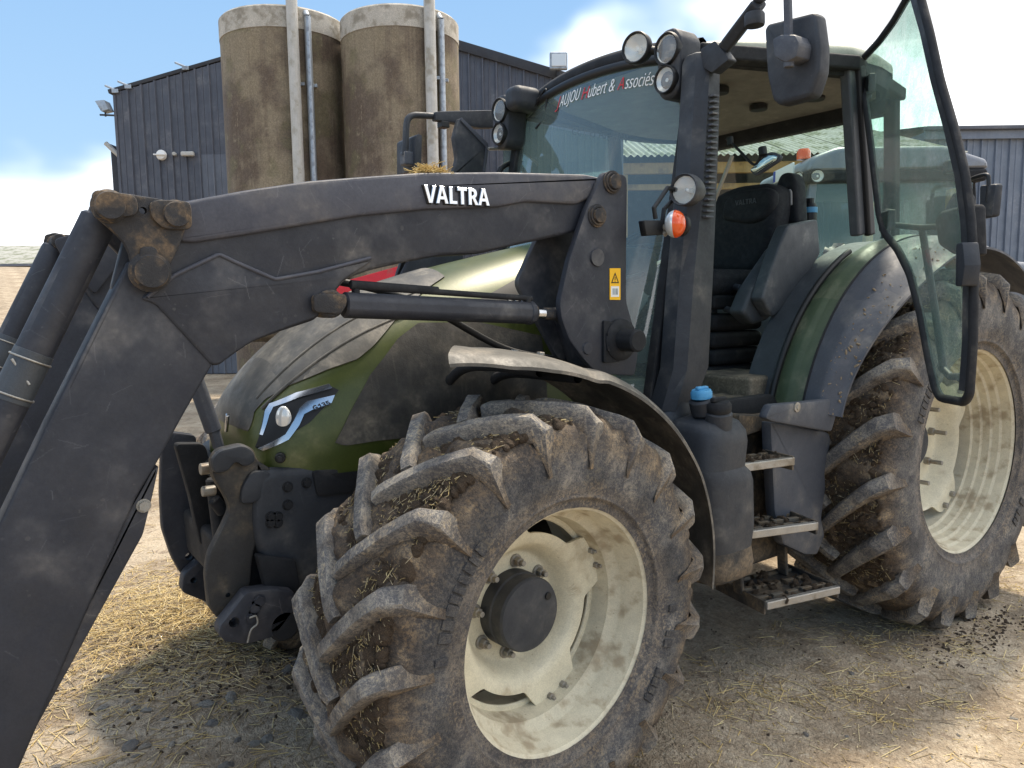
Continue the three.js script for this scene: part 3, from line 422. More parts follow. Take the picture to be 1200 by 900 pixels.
function makeWheel(kind, name, pos, side, steer, label) {
  const f = kind === 'front'; const o = f ? { R: 0.676, hw: 0.245, rim: 0.376, lugs: 19, lugH: 0.050, pad: 0.05, flat: 0.618, mudAmt: 0.9, seed: 3, lugW: 0.046 } : { R: 0.885, hw: 0.30, rim: 0.504, lugs: 20, lugH: 0.055, pad: 0.02, flat: 0.830, mudAmt: 0.6, seed: 9, lugW: 0.058 };
  const w = grp(name, T, pos); w.rotation.y = steer; if (label) w.userData.label = label;
  const key = kind; if (!wheelTyres[key]) wheelTyres[key] = makeTyre(o);
  obj('tyre', wheelTyres[key], M.rubber, w);
  const S = (g) => side > 0 ? g : mirrorZ(g); const q = o.rim;
  const turnUV = (prof, seg) => { const g = shell(prof, seg, 0.5); g.rotateX(Math.PI / 2); return g; };
  const turn = (prof, seg) => { const g = lathe(prof.map(([r, z]) => [r, z]), seg, 0.5); g.rotateX(Math.PI / 2); return g; };           // profile [radius, z]
  if (f) {
    obj('rim', S(turnUV([[q + 0.004, 0.190], [q + 0.011, 0.200], [q + 0.008, 0.211], [q - 0.006, 0.214], [q - 0.016, 0.205], [q - 0.020, 0.175], [q - 0.026, 0.165], [q - 0.030, 0.12], [q - 0.040, 0.105], [q - 0.058, 0.09], [q - 0.066, 0.03], [q - 0.066, -0.06], [q - 0.03, -0.12], [q - 0.02, -0.2], [q + 0.008, -0.21]], 96)), M.creamDirt, w, true);
    obj('rim_ring', S(turn([[0.293, 0.018], [0.297, 0.022], [q - 0.056, 0.022], [q - 0.056, 0.008], [0.297, 0.008], [0.293, 0.012], [0.293, 0.018]], 72)), M.cream, w);
    const lob = (a) => { const t = Math.cos(4 * (a - 0.38)); return 0.254 + 0.080 * smooth(-0.25, 0.75, t); };
    const zp = [[0.06, -0.055], [0.165, -0.055], [0.178, -0.052], [0.200, -0.012], [0.215, 0.012], [0.235, 0.024], [0.26, 0.028], [0.34, 0.036]];
    const face = (dz) => (u, v) => { const a = u * Math.PI * 2, r = mix(0.06, lob(a), v); return [r * Math.cos(a), r * Math.sin(a), lerpTab(zp, r) + dz]; };
    obj('wheel_disc', slabGeo(160, 26, face(0.014), face(0.002)).map(S), M.cream, w);
    for (let k = 0; k < 8; k++) { const a = 0.62 + k * Math.PI / 4, x = 0.146 * Math.cos(a), y = 0.146 * Math.sin(a); obj('wheel_nut', [rod([x, y, -0.045], [x, y, -0.033], 0.022, { seg: 20 }), rod([x, y, -0.035], [x, y, -0.012], 0.0155, { seg: 6 }), rod([x, y, -0.015], [x, y, 0.004], 0.009, { seg: 12 })].map(S), M.bolt, w); }
    for (let k = 0; k < 4; k++) for (const d of [-0.095, 0.095]) { const a = 0.38 + k * Math.PI / 2 + d, x = 0.312 * Math.cos(a), y = 0.312 * Math.sin(a); obj('disc_bolt', [rod([x, y, 0.045], [x, y, 0.062], 0.012, { seg: 6 }), rod([x, y, 0.06], [x, y, 0.074], 0.006, { seg: 10 })].map(S), M.bolt, w); }
    obj('hub_cap', S(turn([[0.121, -0.045], [0.121, 0.004], [0.117, 0.010], [0.117, 0.052], [0.112, 0.060], [0.10, 0.062], [0.0, 0.063]], 64)), M.plastic, w); obj('hub_plug', S(rod([0.07, 0.045, 0.06], [0.07, 0.045, 0.068], 0.012)), M.black, w);
  } else {
    obj('rim', S(turnUV([[q + 0.004, 0.232], [q + 0.012, 0.243], [q + 0.008, 0.255], [q - 0.008, 0.258], [q - 0.018, 0.247], [q - 0.024, 0.205], [q - 0.034, 0.195], [q - 0.038, 0.165], [q - 0.052, 0.158], [q - 0.056, 0.125], [q - 0.070, 0.118], [q - 0.074, 0.085], [q - 0.088, 0.078], [q - 0.092, -0.05], [q - 0.05, -0.12], [q - 0.02, -0.24], [q + 0.008, -0.25]], 110)), M.creamDirt, w, true);
    const lob = (a) => { const t = Math.cos(4 * (a - 0.62)); return 0.335 + 0.072 * smooth(-0.1, 0.8, t); };
    const zp = [[0.06, -0.05], [0.25, -0.05], [0.27, -0.045], [0.32, 0.03], [0.34, 0.045], [0.42, 0.052]];
    const face = (dz) => (u, v) => { const a = u * Math.PI * 2, r = mix(0.06, lob(a), v); return [r * Math.cos(a), r * Math.sin(a), lerpTab(zp, r) + dz]; };
    obj('wheel_disc', slabGeo(160, 26, face(0.016), face(0.002)).map(S), M.cream, w);
    for (let k = 0; k < 8; k++) { const a = 0.2 + k * Math.PI / 4, x = 0.205 * Math.cos(a), y = 0.205 * Math.sin(a); obj('wheel_nut', [rod([x, y, -0.036], [x, y, -0.006], 0.020, { seg: 6 }), rod([x, y, -0.01], [x, y, 0.055], 0.0115, { seg: 12 })].map(S), M.bolt, w); }
    for (let k = 0; k < 4; k++) for (const d of [-0.11, 0.11]) { const a = 0.62 + k * Math.PI / 2 + d, x = 0.385 * Math.cos(a), y = 0.385 * Math.sin(a); obj('disc_bolt', rod([x, y, 0.062], [x, y, 0.085], 0.015, { seg: 6 }).clone && S(rod([x, y, 0.062], [x, y, 0.085], 0.015, { seg: 6 })), M.bolt, w); }
    obj('hub_cap', S(turn([[0.12, -0.04], [0.12, 0.0], [0.10, 0.012], [0, 0.014]], 48)), M.plastic, w);
  }
  return w;
}
const ST = 0.073;
const wheelFL = makeWheel('front', 'front_wheel', [0, 0.619, 0.79], 1, ST, 'left front wheel caked with mud and straw');
makeWheel('front', 'front_wheel', [0, 0.619, -0.79], -1, ST);
const wheelRL = makeWheel('rear', 'rear_wheel', [2.55, 0.831, 0.75], 1, 0, 'left rear wheel with muddy lugs');
makeWheel('rear', 'rear_wheel', [2.55, 0.831, -0.75], -1, 0);

// mud and straw caught between the lugs
function clump(seed) { const g = new THREE.IcosahedronGeometry(1, 2); const q = g.attributes.position; for (let i = 0; i < q.count; i++) { const x = q.getX(i), y = q.getY(i), z = q.getZ(i), f = 0.55 + 0.8 * fbm3(x * 1.7 + seed, y * 1.7, z * 1.7, 3); q.setXYZ(i, x * f, y * f, z * f); } g.computeVertexNormals(); return boxUV(clean(g)); }
const strawGeo = (() => { const g = []; for (const [a, b] of [[[0, 0, 0], [0.5, 0.03, 0]], [[0.5, 0.03, 0], [1, 0, 0.05]]]) { const t = new THREE.TubeGeometry(new THREE.LineCurve3(V(...a), V(...b)), 1, 0.5, 4, false); const q = t.attributes.position; for (let i = 0; i < q.count; i++) { const ex = i >= q.count / 2 ? b : a; q.setXYZ(i, ex[0], ex[1] + (q.getY(i) - ex[1]), ex[2] + (q.getZ(i) - ex[2])); } g.push(t); } return mergeGeometries(g); })();
M.straw = new THREE.MeshStandardMaterial({ color: 0xffffff, roughness: 0.75 });
const strawCols = [[0.48, 0.35, 0.14], [0.56, 0.44, 0.22], [0.34, 0.24, 0.10], [0.50, 0.40, 0.24], [0.22, 0.16, 0.09]].map((c) => new THREE.Color().setRGB(...c));
function scatter(name, geo, mat, n, parent, place, cols, label) {
  const im = new THREE.InstancedMesh(geo, mat, n); im.name = name; im.castShadow = im.receiveShadow = true; const d = new THREE.Object3D();
  for (let k = 0; k < n; k++) { place(d, k); d.updateMatrix(); im.setMatrixAt(k, d.matrix); if (cols) im.setColorAt(k, cols(k)); }
  im.userData.kind = 'stuff'; if (label) im.userData.label = label; parent.add(im); return im;
}
function tyreLitter(w, R, hw, nMud, nStraw, seed, a0, a1, half) {
  const r = rng(seed); const pos = (rad) => { const u = r(); const z = half ? hw * (-0.75 + 1.6 * r()) : hw * (r() * 2 - 1) * 0.9; const a = mix(a0, a1, u); return [a, z, rad - 0.02 * Math.pow(Math.abs(z) / hw, 3)]; };
  scatter('mud', clump(seed), M.mud, nMud, w, (d) => { const [a, z, rad] = pos(R - 0.052); const s = 0.006 + 0.018 * r() * r(); d.position.set(rad * Math.cos(a), rad * Math.sin(a), z); d.rotation.set(r() * 6, r() * 6, r() * 6); d.scale.set(s * 1.4, s, s); });
  scatter('straw', strawGeo, M.straw, nStraw, w, (d) => { const [a, z, rad] = pos(R - 0.046 + 0.012 * r()); const a2 = a; d.position.set(rad * Math.cos(a2), rad * Math.sin(a2), z); const t = r() * 6.283, up = (r() - 0.4) * 0.5, er = V(Math.cos(a2), Math.sin(a2), 0), et = V(-Math.sin(a2), Math.cos(a2), 0); const dv = et.multiplyScalar(Math.cos(t)).add(V(0, 0, Math.sin(t))).add(er.multiplyScalar(up)).normalize(); d.quaternion.setFromUnitVectors(V(1, 0, 0), dv); const L = 0.008 + 0.05 * r() * r() * r(); d.scale.set(L, 0.0016, 0.0016); }, () => strawCols[(r() * 5) | 0]);
}
tyreLitter(wheelFL, 0.676, 0.245, 3000, 5200, 41, 1.5, 3.9, true);
tyreLitter(wheelRL, 0.885, 0.30, 2200, 2200, 43, 1.7, 3.9, true);

// ---------------------------------------------------------------- chassis, engine block, axles
obj('front_axle', [rod([0, 0.60, -0.62], [0, 0.60, 0.62], 0.10), box(-0.16, 0.16, 0.50, 0.80, -0.22, 0.22, 0.05), rod([0.16, 0.58, -0.5], [0.16, 0.58, 0.5], 0.035)], M.dirty, T);
obj('axle_hub', rod([0, 0.619, 0.52], [0.012, 0.619, 0.74], 0.16, { r2: 0.13 }), M.dirty, T); obj('axle_hub', rod([0, 0.619, -0.52], [-0.012, 0.619, -0.74], 0.16, { r2: 0.13 }), M.dirty, T);
obj('engine_block', [box(-0.1, 1.0, 0.62, 1.18, -0.27, 0.27, 0.03), box(-0.05, 0.75, 0.55, 0.75, -0.2, 0.2, 0.04)], M.plasticDark, T);
obj('transmission', [box(0.9, 2.7, 0.50, 1.08, -0.30, 0.30, 0.05), rod([2.55, 0.831, -0.6], [2.55, 0.831, 0.6], 0.15)], M.dirty, T);
obj('front_frame', [plate([[-.658,1.082],[-.27,1.058],[-.076,1.011],[.02,.707],[-.192,.53],[-.412,.557],[-.549,.61],[-.616,.7],[-.678,.85],[-.683,.958]], -0.36, 0.36, { r: 0.05, bevel: 0.025, seg: 3 })], M.plastic, T);
obj('frame_rib', plate([[-.493,1.06],[-.3,1.05],[-.276,1.017],[-.315,.968],[-.48,.975]], 0.34, 0.372, { r: 0.015 }), M.plasticDark, T); obj('frame_rib', plate([[-.682,.827],[-.564,.788],[-.55,.659],[-.657,.696]], 0.34, 0.385, { r: 0.01 }), M.plasticDark, T);
for (const [x, y] of [[-.572,1.02],[-.575,.963],[-.511,1.024],[-.629,.935],[-.608,.931],[-.63,.916],[-.609,.912]]) obj('frame_bolt', bolt(x, y, 0.358, 0.013, 0.014), M.plasticDark, T);

// ---------------------------------------------------------------- bonnet: heights T(x), half widths W(x)
const HT = [[-.662, 1.08], [-.655, 1.17], [-.635, 1.25], [-.6, 1.315], [-.5, 1.425], [-.35, 1.54], [-.2, 1.615], [.07, 1.70], [.39, 1.775], [.8, 1.86]];
const HW = [[-.662, .20], [-.65, .25], [-.62, .295], [-.56, .335], [-.45, .365], [-.3, .385], [0, .40], [.8, .42]], HY = 1.04;
const cr = (tab) => { const c = new THREE.CatmullRomCurve3(tab.map(([x, y]) => V(x, y, 0)), false, 'centripetal').getPoints(240).map((q) => [q.x, q.y]); return (x) => lerpTab(c, x); };
const hT = cr(HT), hW = cr(HW);
const hoodZ = (x, y) => { const t = clamp((y - HY) / (hT(x) - HY), 0, 1); return hW(x) * Math.sqrt(Math.max(0, 1 - t * t * t)); };
const hoodPt = (x, a, off = 0) => { const s = Math.sin(a), c = Math.cos(a); return [x, HY + (hT(x) + off - HY) * Math.sign(s) * Math.pow(Math.abs(s), 2 / 3), (hW(x) + off) * c]; };
const hx = (u) => -0.662 + 1.44 * Math.pow(u, 1.7);
obj('bonnet', [gridGeo(90, 60, (u, v) => hoodPt(hx(u), v * Math.PI)), gridGeo(30, 8, (u, v) => { const p = hoodPt(-0.662, u * Math.PI); return [p[0] - 0.004 * v, mix(p[1], 1.06, v), p[2] * (1 - v)]; }), gridGeo(30, 8, (u, v) => { const p = hoodPt(0.778, Math.PI - u * Math.PI); return [p[0], mix(p[1], 1.06, v), p[2] * (1 - v)]; })], M.green, T);
// panels lie a few millimetres proud of the bonnet: upper and lower edge given as polylines in x, y
function hoodPanel(name, up, lo, off, mat, parent, label) {
  const x0 = Math.max(up[0][0], lo[0][0]), x1 = Math.min(up[up.length - 1][0], lo[lo.length - 1][0]);
  const f = (o) => (u, v) => { const x = mix(x0, x1, u), y = mix(lerpTab(lo, x), Math.min(hT(x) - 0.0005, lerpTab(up, x)), v); const z = hoodZ(x, y), e = 0.004; const gx = (hoodZ(x + e, y) - hoodZ(x - e, y)) / (2 * e), gy = clamp((hoodZ(x, y + e) - hoodZ(x, y - e)) / (2 * e), -4, 4), L = Math.hypot(gx, gy, 1); return [x - gx / L * o, y - gy / L * o, z + o / L]; };
  const m = obj(name, slabGeo(48, 20, f(off), f(-0.004)), mat, parent); if (label) m.userData.label = label; return m;
}
// dark dusty front cover wrapping over the nose and top, both sides
{
  const edge = [[-.64,1.183],[-.616,1.244],[-.585,1.281],[-.519,1.324],[-.4,1.372],[-.304,1.401],[-.239,1.443],[-.154,1.512],[-.077,1.57],[.037,1.636],[.131,1.679]]; edge.sort((a, b) => a[0] - b[0]);
  const ang = (x) => { const y = lerpTab(edge, x); const t = clamp((y - HY) / (hT(x) - HY), 0, 0.999); return Math.asin(Math.pow(t, 1.5)); };
  const xa = -0.655, xb = edge[edge.length - 1][0]; const f = (o) => (u, v) => { const x = mix(xa, xb, Math.pow(u, 1.4)), a0 = ang(x); return hoodPt(x, mix(a0, Math.PI - a0, v), o); };
  obj('front_cover', slabGeo(70, 50, f(0.005), f(-0.004)), M.hoodDark, T);
  for (const a of [0.80, 1.0]) obj('cover_crease', pipe(Array.from({ length: 16 }, (_, i) => { const x = mix(-0.60, 0.02, i / 15); return hoodPt(x, mix(a - 0.05, a + 0.06, i / 15), 0.0035); }), 0.006, 50, 6), M.hoodDark, T);
}
hoodPanel('side_panel', [[-.414,1.143],[-.35,1.248],[-.275,1.35],[-.152,1.463],[-.062,1.513],[.168,1.51],[.448,1.447]], [[-.414,1.143],[-.388,1.13],[-.279,1.135],[.042,1.133],[.113,1.141],[.42,1.206]], 0.006, M.meshPanel, T);
{ const up = [[.2,1.59],[.378,1.661],[.589,1.727]], lo = [[.186,1.559],[.356,1.575],[.531,1.633]]; hoodPanel('air_intake', up, lo, 0.006, M.black, T); }
{ const B = [[.392,1.572],[.5,1.61]]; const x = (B[0][0] + B[1][0]) / 2, y = (B[0][1] + B[1][1]) / 2; const g = letters('VALTRA', 0.052, 0.004, font, 0.001); g.rotateZ(0.18); const q = g.attributes.position; for (let i = 0; i < q.count; i++) { const X = q.getX(i) + x, Y = q.getY(i) + y; q.setXYZ(i, X, Y, hoodZ(X, Y) + 0.010 + q.getZ(i)); } g.computeVertexNormals(); obj('bonnet_badge', g, M.chrome, T); }
{ // headlamp: dark hexagonal recess, bright strips, round lens, lettering
  const H = grp('headlamp', T); const S = (pts, o) => { const g = plate(pts, -0.004, o, { r: 0.004, bevel: 0.002, seg: 1 }); return hugg(g); };
  function hugg(g) { const q = g.attributes.position; for (let i = 0; i < q.count; i++) { const x = q.getX(i), y = q.getY(i); q.setZ(i, q.getZ(i) + hoodZ(x, y)); } g.computeVertexNormals(); return toCreasedNormals(g, 0.6); }
  const tri = (pts) => { // finer outline so that the piece follows the curve
    const out = []; pts.forEach((p, i) => { const q = pts[(i + 1) % pts.length]; for (let k = 0; k < 4; k++) out.push([mix(p[0], q[0], k / 4), mix(p[1], q[1], k / 4)]); }); return out; };
  hoodPanel('recess', [[-.634,1.14],[-.605,1.216],[-.583,1.259],[-.504,1.293],[-.407,1.322],[-.384,1.307]], [[-.634,1.138],[-.595,1.155],[-.544,1.18],[-.486,1.212],[-.419,1.272],[-.384,1.306]], 0.004, M.black, H);
  const ribbon = (up, lo, o) => { const n = up.length - 1; const at = (l, u) => { const t = u * n, i = Math.min(n - 1, Math.floor(t)), f = t - i; return [mix(l[i][0], l[i + 1][0], f), mix(l[i][1], l[i + 1][1], f)]; }; const f = (k) => (u, v) => { const p = at(up, u), q = at(lo, u), x = mix(q[0], p[0], v), y = mix(q[1], p[1], v); return [x, y, hoodZ(x, y) + k]; }; return slabGeo(n * 6, 3, f(o), f(0.001)); };
  obj('chrome_strip', ribbon([[-.623,1.18],[-.596,1.251],[-.581,1.272],[-.508,1.306],[-.41,1.33]], [[-.617,1.178],[-.59,1.239],[-.575,1.263],[-.505,1.291],[-.405,1.316]], 0.010), M.chrome, H);
  obj('chrome_strip', ribbon([[-.634,1.138],[-.562,1.181],[-.533,1.222],[-.509,1.26],[-.484,1.28],[-.402,1.295]], [[-.623,1.131],[-.555,1.165],[-.52,1.208],[-.501,1.241],[-.475,1.253],[-.416,1.271]], 0.013), M.chrome, H);
  const C = [[-.557,1.228]][0]; const z = hoodZ(C[0], C[1]); const lens = new THREE.SphereGeometry(0.040, 28, 14, 0, Math.PI * 2, 0, Math.PI / 2); lens.scale(0.62, 0.30, 1.0); lens.rotateX(Math.PI / 2); lens.rotateY(-0.55); lens.translate(C[0], C[1], z + 0.005); obj('lens', lens, M.lens, H);
  const B = [[-.448,1.265]][0]; const tx = letters('G135', 0.014, 0.002, font); tx.rotateZ(0.36); const q = tx.attributes.position; for (let i = 0; i < q.count; i++) { const X = q.getX(i) * 1.25 + B[0], Y = q.getY(i) + B[1]; q.setXYZ(i, X, Y, hoodZ(X, Y) + 0.014 + q.getZ(i)); } tx.computeVertexNormals(); obj('model_lettering', tx, M.steel, H);
}
{ const V1 = [[-.626,1.24],[-.631,1.216],[-.618,1.252]]; const g = [rod([-0.672, 1.225, 0.10], [-0.676, 1.17, 0.085], 0.006), rod([-0.662, 1.225, 0.06], [-0.676, 1.17, 0.085], 0.006)]; obj('nose_emblem', g, M.chrome, T);
  const K = [[-.578,1.11]][0]; const z = hoodZ(K[0], K[1]); obj('bonnet_lock', [rod([K[0], K[1], z], [K[0] - 0.008, K[1], z + 0.02], 0.016), rod([K[0] - 0.008, K[1], z + 0.018], [K[0] - 0.012, K[1], z + 0.03], 0.009)], M.black, T); }
obj('lower_trim', gridGeo(40, 2, (u, v) => { const x = mix(-0.655, 0.3, u); return [x, HY + 0.003 - 0.03 * v, (hW(x) + 0.004) * (1 - 0.02 * v)]; }), M.plasticDark, T);

// ---------------------------------------------------------------- front loader, left arm then its mirror image
function loaderSide(sd) {
  const S = (g) => sd > 0 ? g : mirrorZ(g); const P = (name, g, m, par, label) => { const q = obj(name, (Array.isArray(g) ? g : [g]).map(S), m, par || T); if (label) q.userData.label = label; return q; };
  // boom body
  const body = [[-1.019,1.702],[-.967,1.788],[-.889,1.837],[-.736,1.873],[-.411,1.928],[-.188,1.963],[.128,1.991],[.459,2.009],[.511,1.999],[.487,1.891],[.451,1.853],[.408,1.825],[.331,1.808],[.142,1.77],[0,1.739],[-.144,1.73],[-.269,1.707],[-.38,1.683],[-.455,1.658],[-.488,1.625],[-.549,1.544],[-.647,1.516],[-.729,1.49],[-.778,1.46],[-.82,1.431],[-.84,1.432],[-.966,1.597]];
  const A = grp('loader_arm', T); A.userData.label = sd > 0 ? 'black left loader arm with knee, badge and dusty top plate' : 'black right loader arm beyond the bonnet';
  P('boom', plate(body, 0.50, 0.608, { r: 0.02, bevel: 0.012, seg: 3 }), M.steel, A);
  P('top_plate', plate([[-.893,1.844],[-.741,1.882],[-.566,1.92],[-.415,1.943],[-.214,1.972],[.068,1.998],[.435,2.021],[.51,2.015],[.474,1.954],[.446,1.937],[.392,1.916],[.175,1.911],[.066,1.888],[-.197,1.865],[-.419,1.834],[-.723,1.772],[-.866,1.745],[-.903,1.746]], 0.492, 0.622, { r: 0.012, bevel: 0.010, seg: 3 }), M.cap, A);
  P('gusset', plate([[-1,1.606],[-.927,1.664],[-.81,1.717],[-.781,1.704],[-.667,1.657],[-.552,1.676],[-.389,1.717],[-.382,1.707],[-.478,1.648],[-.553,1.549],[-.651,1.519],[-.732,1.492],[-.78,1.463],[-.823,1.434],[-.842,1.435],[-.965,1.591]], 0.60, 0.618, { r: 0.012, bevel: 0.006, seg: 3 }), M.steel, A);
  P('press_ridge', pipe([...[[-.984,1.61,.617],[-.917,1.664,.617],[-.809,1.717,.617],[-.776,1.702,.617],[-.666,1.655,.617],[-.546,1.676,.617],[-.385,1.717,.617]]], 0.0055, 90, 8, 0.05), M.cap, A);
  P('leg', plate([...[[-1.019,1.696],[-1.01,1.696],[-.961,1.597],[-.835,1.439],[-.858,1.403],[-.92,1.304],[-.982,1.2],[-1.039,1.112]], [-1.345, 0.47], [-1.50, 0.24], [-1.62, 0.28], [-1.60, 0.55], ...[[-1.322,1.103],[-1.218,1.312]]], 0.51, 0.612, { r: 0.010, bevel: 0.008, seg: 3 }), M.steel, A);
  P('leg_guard', plate([...[[-1.031,1.117],[-.996,1.176],[-.979,1.186],[-.995,1.123],[-1.027,1.013],[-1.17,.779],[-1.331,.517]], [-1.40, 0.36], [-1.45, 0.33], ...[[-1.355,.623]]], 0.525, 0.60, { r: 0.008, bevel: 0.005 }), M.steel, A);
  for (const [x, y] of [[-1.021,1.089]]) P('bolt', bolt(x, y, 0.60, 0.013, 0.012), M.bolt, A);
  P('knee_plate', plate([[-1.091,1.83],[-1.074,1.848],[-1.032,1.855],[-.953,1.847],[-.898,1.838],[-.879,1.814],[-.886,1.791],[-.903,1.745],[-.916,1.717],[-.936,1.682],[-.938,1.653],[-.974,1.634],[-1.01,1.652],[-1.016,1.681],[-1.021,1.715],[-1.032,1.742],[-1.058,1.771],[-1.084,1.795]], 0.614, 0.640, { r: 0.012, bevel: 0.005, holes: [[...[[-.985,1.816]][0], 0.014]] }), M.steelRust, A);
  P('knee_plate', plate([[-1.08,1.823],[-1.009,1.848],[-.863,1.84],[-.861,1.764],[-.963,1.629],[-1.018,1.715],[-1.054,1.757]], 0.47, 0.495, { r: 0.02 }), M.steel, A);
  const pin = (px, r, h, len = 0) => { const [x, y] = px; return latheTo([[0, 0], [r * 1.15, 0], [r * 1.15, h * 0.35], [r, h * 0.5], [r * 0.9, h], [0, h * 1.05]], [x, y, 0.636], [x, y, 1.636]); };
  const K = [[-1.058,1.821],[-.913,1.809],[-.979,1.67],[-.951,1.817],[-1.018,1.823]];
  P('pin', [pin(K[0], 0.034, 0.034), rod([K[0][0], K[0][1], 0.49], [K[0][0], K[0][1], 0.65], 0.026), plate([[K[0][0] - 0.035, K[0][1] - 0.034], [K[4][0] + 0.02, K[4][1] - 0.02], [K[4][0] + 0.02, K[4][1] + 0.026], [K[0][0] - 0.035, K[0][1] + 0.036]], 0.638, 0.656, { r: 0.02 })], M.steelRust, A);
  P('pin', [pin(K[1], 0.032, 0.026), plate([[K[1][0] + 0.036, K[1][1] - 0.034], [K[1][0] + 0.036, K[1][1] + 0.034], [K[1][0] - 0.03, K[1][1] + 0.034], [K[3][0] - 0.02, K[3][1] + 0.020], [K[3][0] - 0.02, K[3][1] - 0.018], [K[1][0] - 0.03, K[1][1] - 0.036]], 0.638, 0.652, { r: 0.018 })], M.steelRust, A);
  P('pin', [pin(K[2], 0.042, 0.030), plate([[K[2][0] - 0.028, K[2][1]], [K[2][0] + 0.028, K[2][1]], [K[2][0] + 0.016, K[2][1] + 0.06], [K[2][0] - 0.018, K[2][1] + 0.06]], 0.638, 0.654, { r: 0.012 })], M.steelRust, A);
  // tool-carrier link below the knee, on the inner side
  P('tilt_link', [plate([[-1.013,1.774],[-.986,1.78],[-.978,1.649],[-1.035,1.602],[-1.056,1.628]], 0.53, 0.57, { r: 0.02 })], M.steel, A);
  // tilt cylinder running down in front of the leg
  const c0 = [K[0][0], K[0][1], 0.56], dir = [-0.445, -0.895]; const at = (t) => [c0[0] + dir[0] * t, c0[1] + dir[1] * t, 0.56];
  const C = grp('tilt_cylinder', T); P('barrel', [rod(at(0.02), at(0.98), 0.041), rod(at(0.96), at(1.03), 0.046)], M.steel, C); P('rod', rod(at(1.0), at(1.42), 0.022), M.chrome, C); P('band', rod(at(0.375), at(0.50), 0.0425, { ch: 0.02 }), M.trim, C); P('clamp', [...[0.395, 0.485].map((t) => { const g = new THREE.TorusGeometry(0.044, 0.0025, 6, 32); return orient(g.rotateX(Math.PI / 2), V(...at(t)), V(...at(t + 1))); }), rod([at(0.40)[0] - 0.035, at(0.40)[1] + 0.01, 0.59], [at(0.48)[0] + 0.03, at(0.48)[1] + 0.02, 0.60], 0.003)], M.steelBright, C);
  // lift cylinder
  const L0 = [...[[-.536,1.587]][0], 0.60], L1 = [...[[.368,1.538]][0], 0.60]; const la = (t, dy = 0, dz = 0) => [mix(L0[0], L1[0], t), mix(L0[1], L1[1], t) + dy, 0.60 + dz];
  const Cy = grp('lift_cylinder', T); P('barrel', [rod(la(0.075), la(0.81), 0.0375), rod(la(0.80), la(0.825), 0.040)], M.steel, Cy); P('gland', rod(la(0.815), la(0.84), 0.034, { r2: 0.030 }), M.steelRust, Cy); P('rod', rod(la(0.83), la(0.885), 0.018), M.chrome, Cy); P('rod_end', [rod(la(0.88), la(0.985), 0.020, { r2: 0.024 }), rod([L1[0], L1[1], 0.56], [L1[0], L1[1], 0.64], 0.036)], M.steelRust, Cy);
  P('feed_pipe', [rod(la(0.10, 0.055, 0.005), la(0.82, 0.048, 0.005), 0.0095), rod(la(0.10, 0.06, 0.004), la(0.42, 0.056, 0.004), 0.0125), rod(la(0.80, 0.048, 0.005), la(0.80, 0.01, 0.005), 0.012), rod(la(0.12, 0.055, 0.0), la(0.12, 0.01, 0.0), 0.012)], M.plasticDark, Cy);
  P('eye', [rod([L0[0] + 0.02, L0[1], 0.555], [L0[0] + 0.02, L0[1], 0.635], 0.040), plate([[L0[0] - 0.035, L0[1] - 0.022], [L0[0] + 0.04, L0[1] - 0.03], [L0[0] + 0.062, L0[1] - 0.005], [L0[0] + 0.062, L0[1] + 0.028], [L0[0] - 0.035, L0[1] + 0.026]], 0.62, 0.645, { r: 0.015 })], M.steelRust, Cy);
  // bracket on the tractor
  const B = grp('loader_bracket', T);
  P('side_plate', plate([[.499,2.03],[.56,2.033],[.602,2.024],[.606,1.992],[.603,1.73],[.604,1.577],[.643,1.48],[.665,1.394],[.648,1.306],[.462,1.325],[.387,1.393],[.333,1.452],[.299,1.526],[.292,1.581],[.335,1.725],[.412,1.897],[.483,2.012]], 0.622, 0.65, { r: 0.02, bevel: 0.005 }), M.steel, B);
  P('side_plate', plate([[.463,2.013],[.602,2.024],[.603,1.73],[.647,1.48],[.666,1.337],[.422,1.367],[.234,1.649],[.37,1.88]], 0.455, 0.482, { r: 0.03, bevel: 0.005 }), M.steel, B);
  P('spacer', plate([[.379,1.562],[.508,1.498],[.592,1.332],[.466,1.346]], 0.48, 0.624, { r: 0.01 }), M.steel, B);
  const N = [[.53,1.997],[.458,1.878],[.458,1.735],[.565,1.443],[.511,1.466],[.511,1.414],[.414,1.419]];
  for (const i of [0, 1]) P('bracket_pin', [latheTo([[0, 0], [0.040, 0], [0.040, 0.008], [0.026, 0.010], [0.024, 0.024], [0, 0.026]], [...N[i], 0.648], [...N[i], 1.648]), latheTo([[0.028, 0], [0.034, 0], [0.034, 0.016], [0.028, 0.016]], [...N[i], 0.648], [...N[i], 1.648])], M.steelRust, B);
  P('boss', latheTo([[0, 0], [0.032, 0], [0.030, 0.008], [0, 0.009]], [...N[2], 0.65], [...N[2], 1.65]), M.steel, B); P('boss', latheTo([[0, 0], [0.022, 0], [0.02, 0.006], [0, 0.007]], [...N[6], 0.65], [...N[6], 1.65]), M.steel, B);
  P('lock_hub', [latheTo([[0, 0], [0.075, 0], [0.075, 0.018], [0.06, 0.03], [0.05, 0.03], [0, 0.03]], [...N[3], 0.648], [...N[3], 1.648]), rod([...N[3], 0.66], [N[3][0] - 0.002, N[3][1], 0.755], 0.040)], M.plasticDark, B);
  P('lock_flange', [plate([[N[4][0] - 0.028, N[4][1] + 0.05], [N[3][0], N[3][1] + 0.06], [N[3][0], N[3][1] - 0.08], [N[5][0] - 0.028, N[5][1] - 0.05]], 0.648, 0.662, { r: 0.01 }), ...bolt(N[4][0] - 0.008, N[4][1], 0.66, 0.011, 0.01), ...bolt(N[5][0] - 0.008, N[5][1], 0.66, 0.011, 0.01)], M.plasticDark, B);
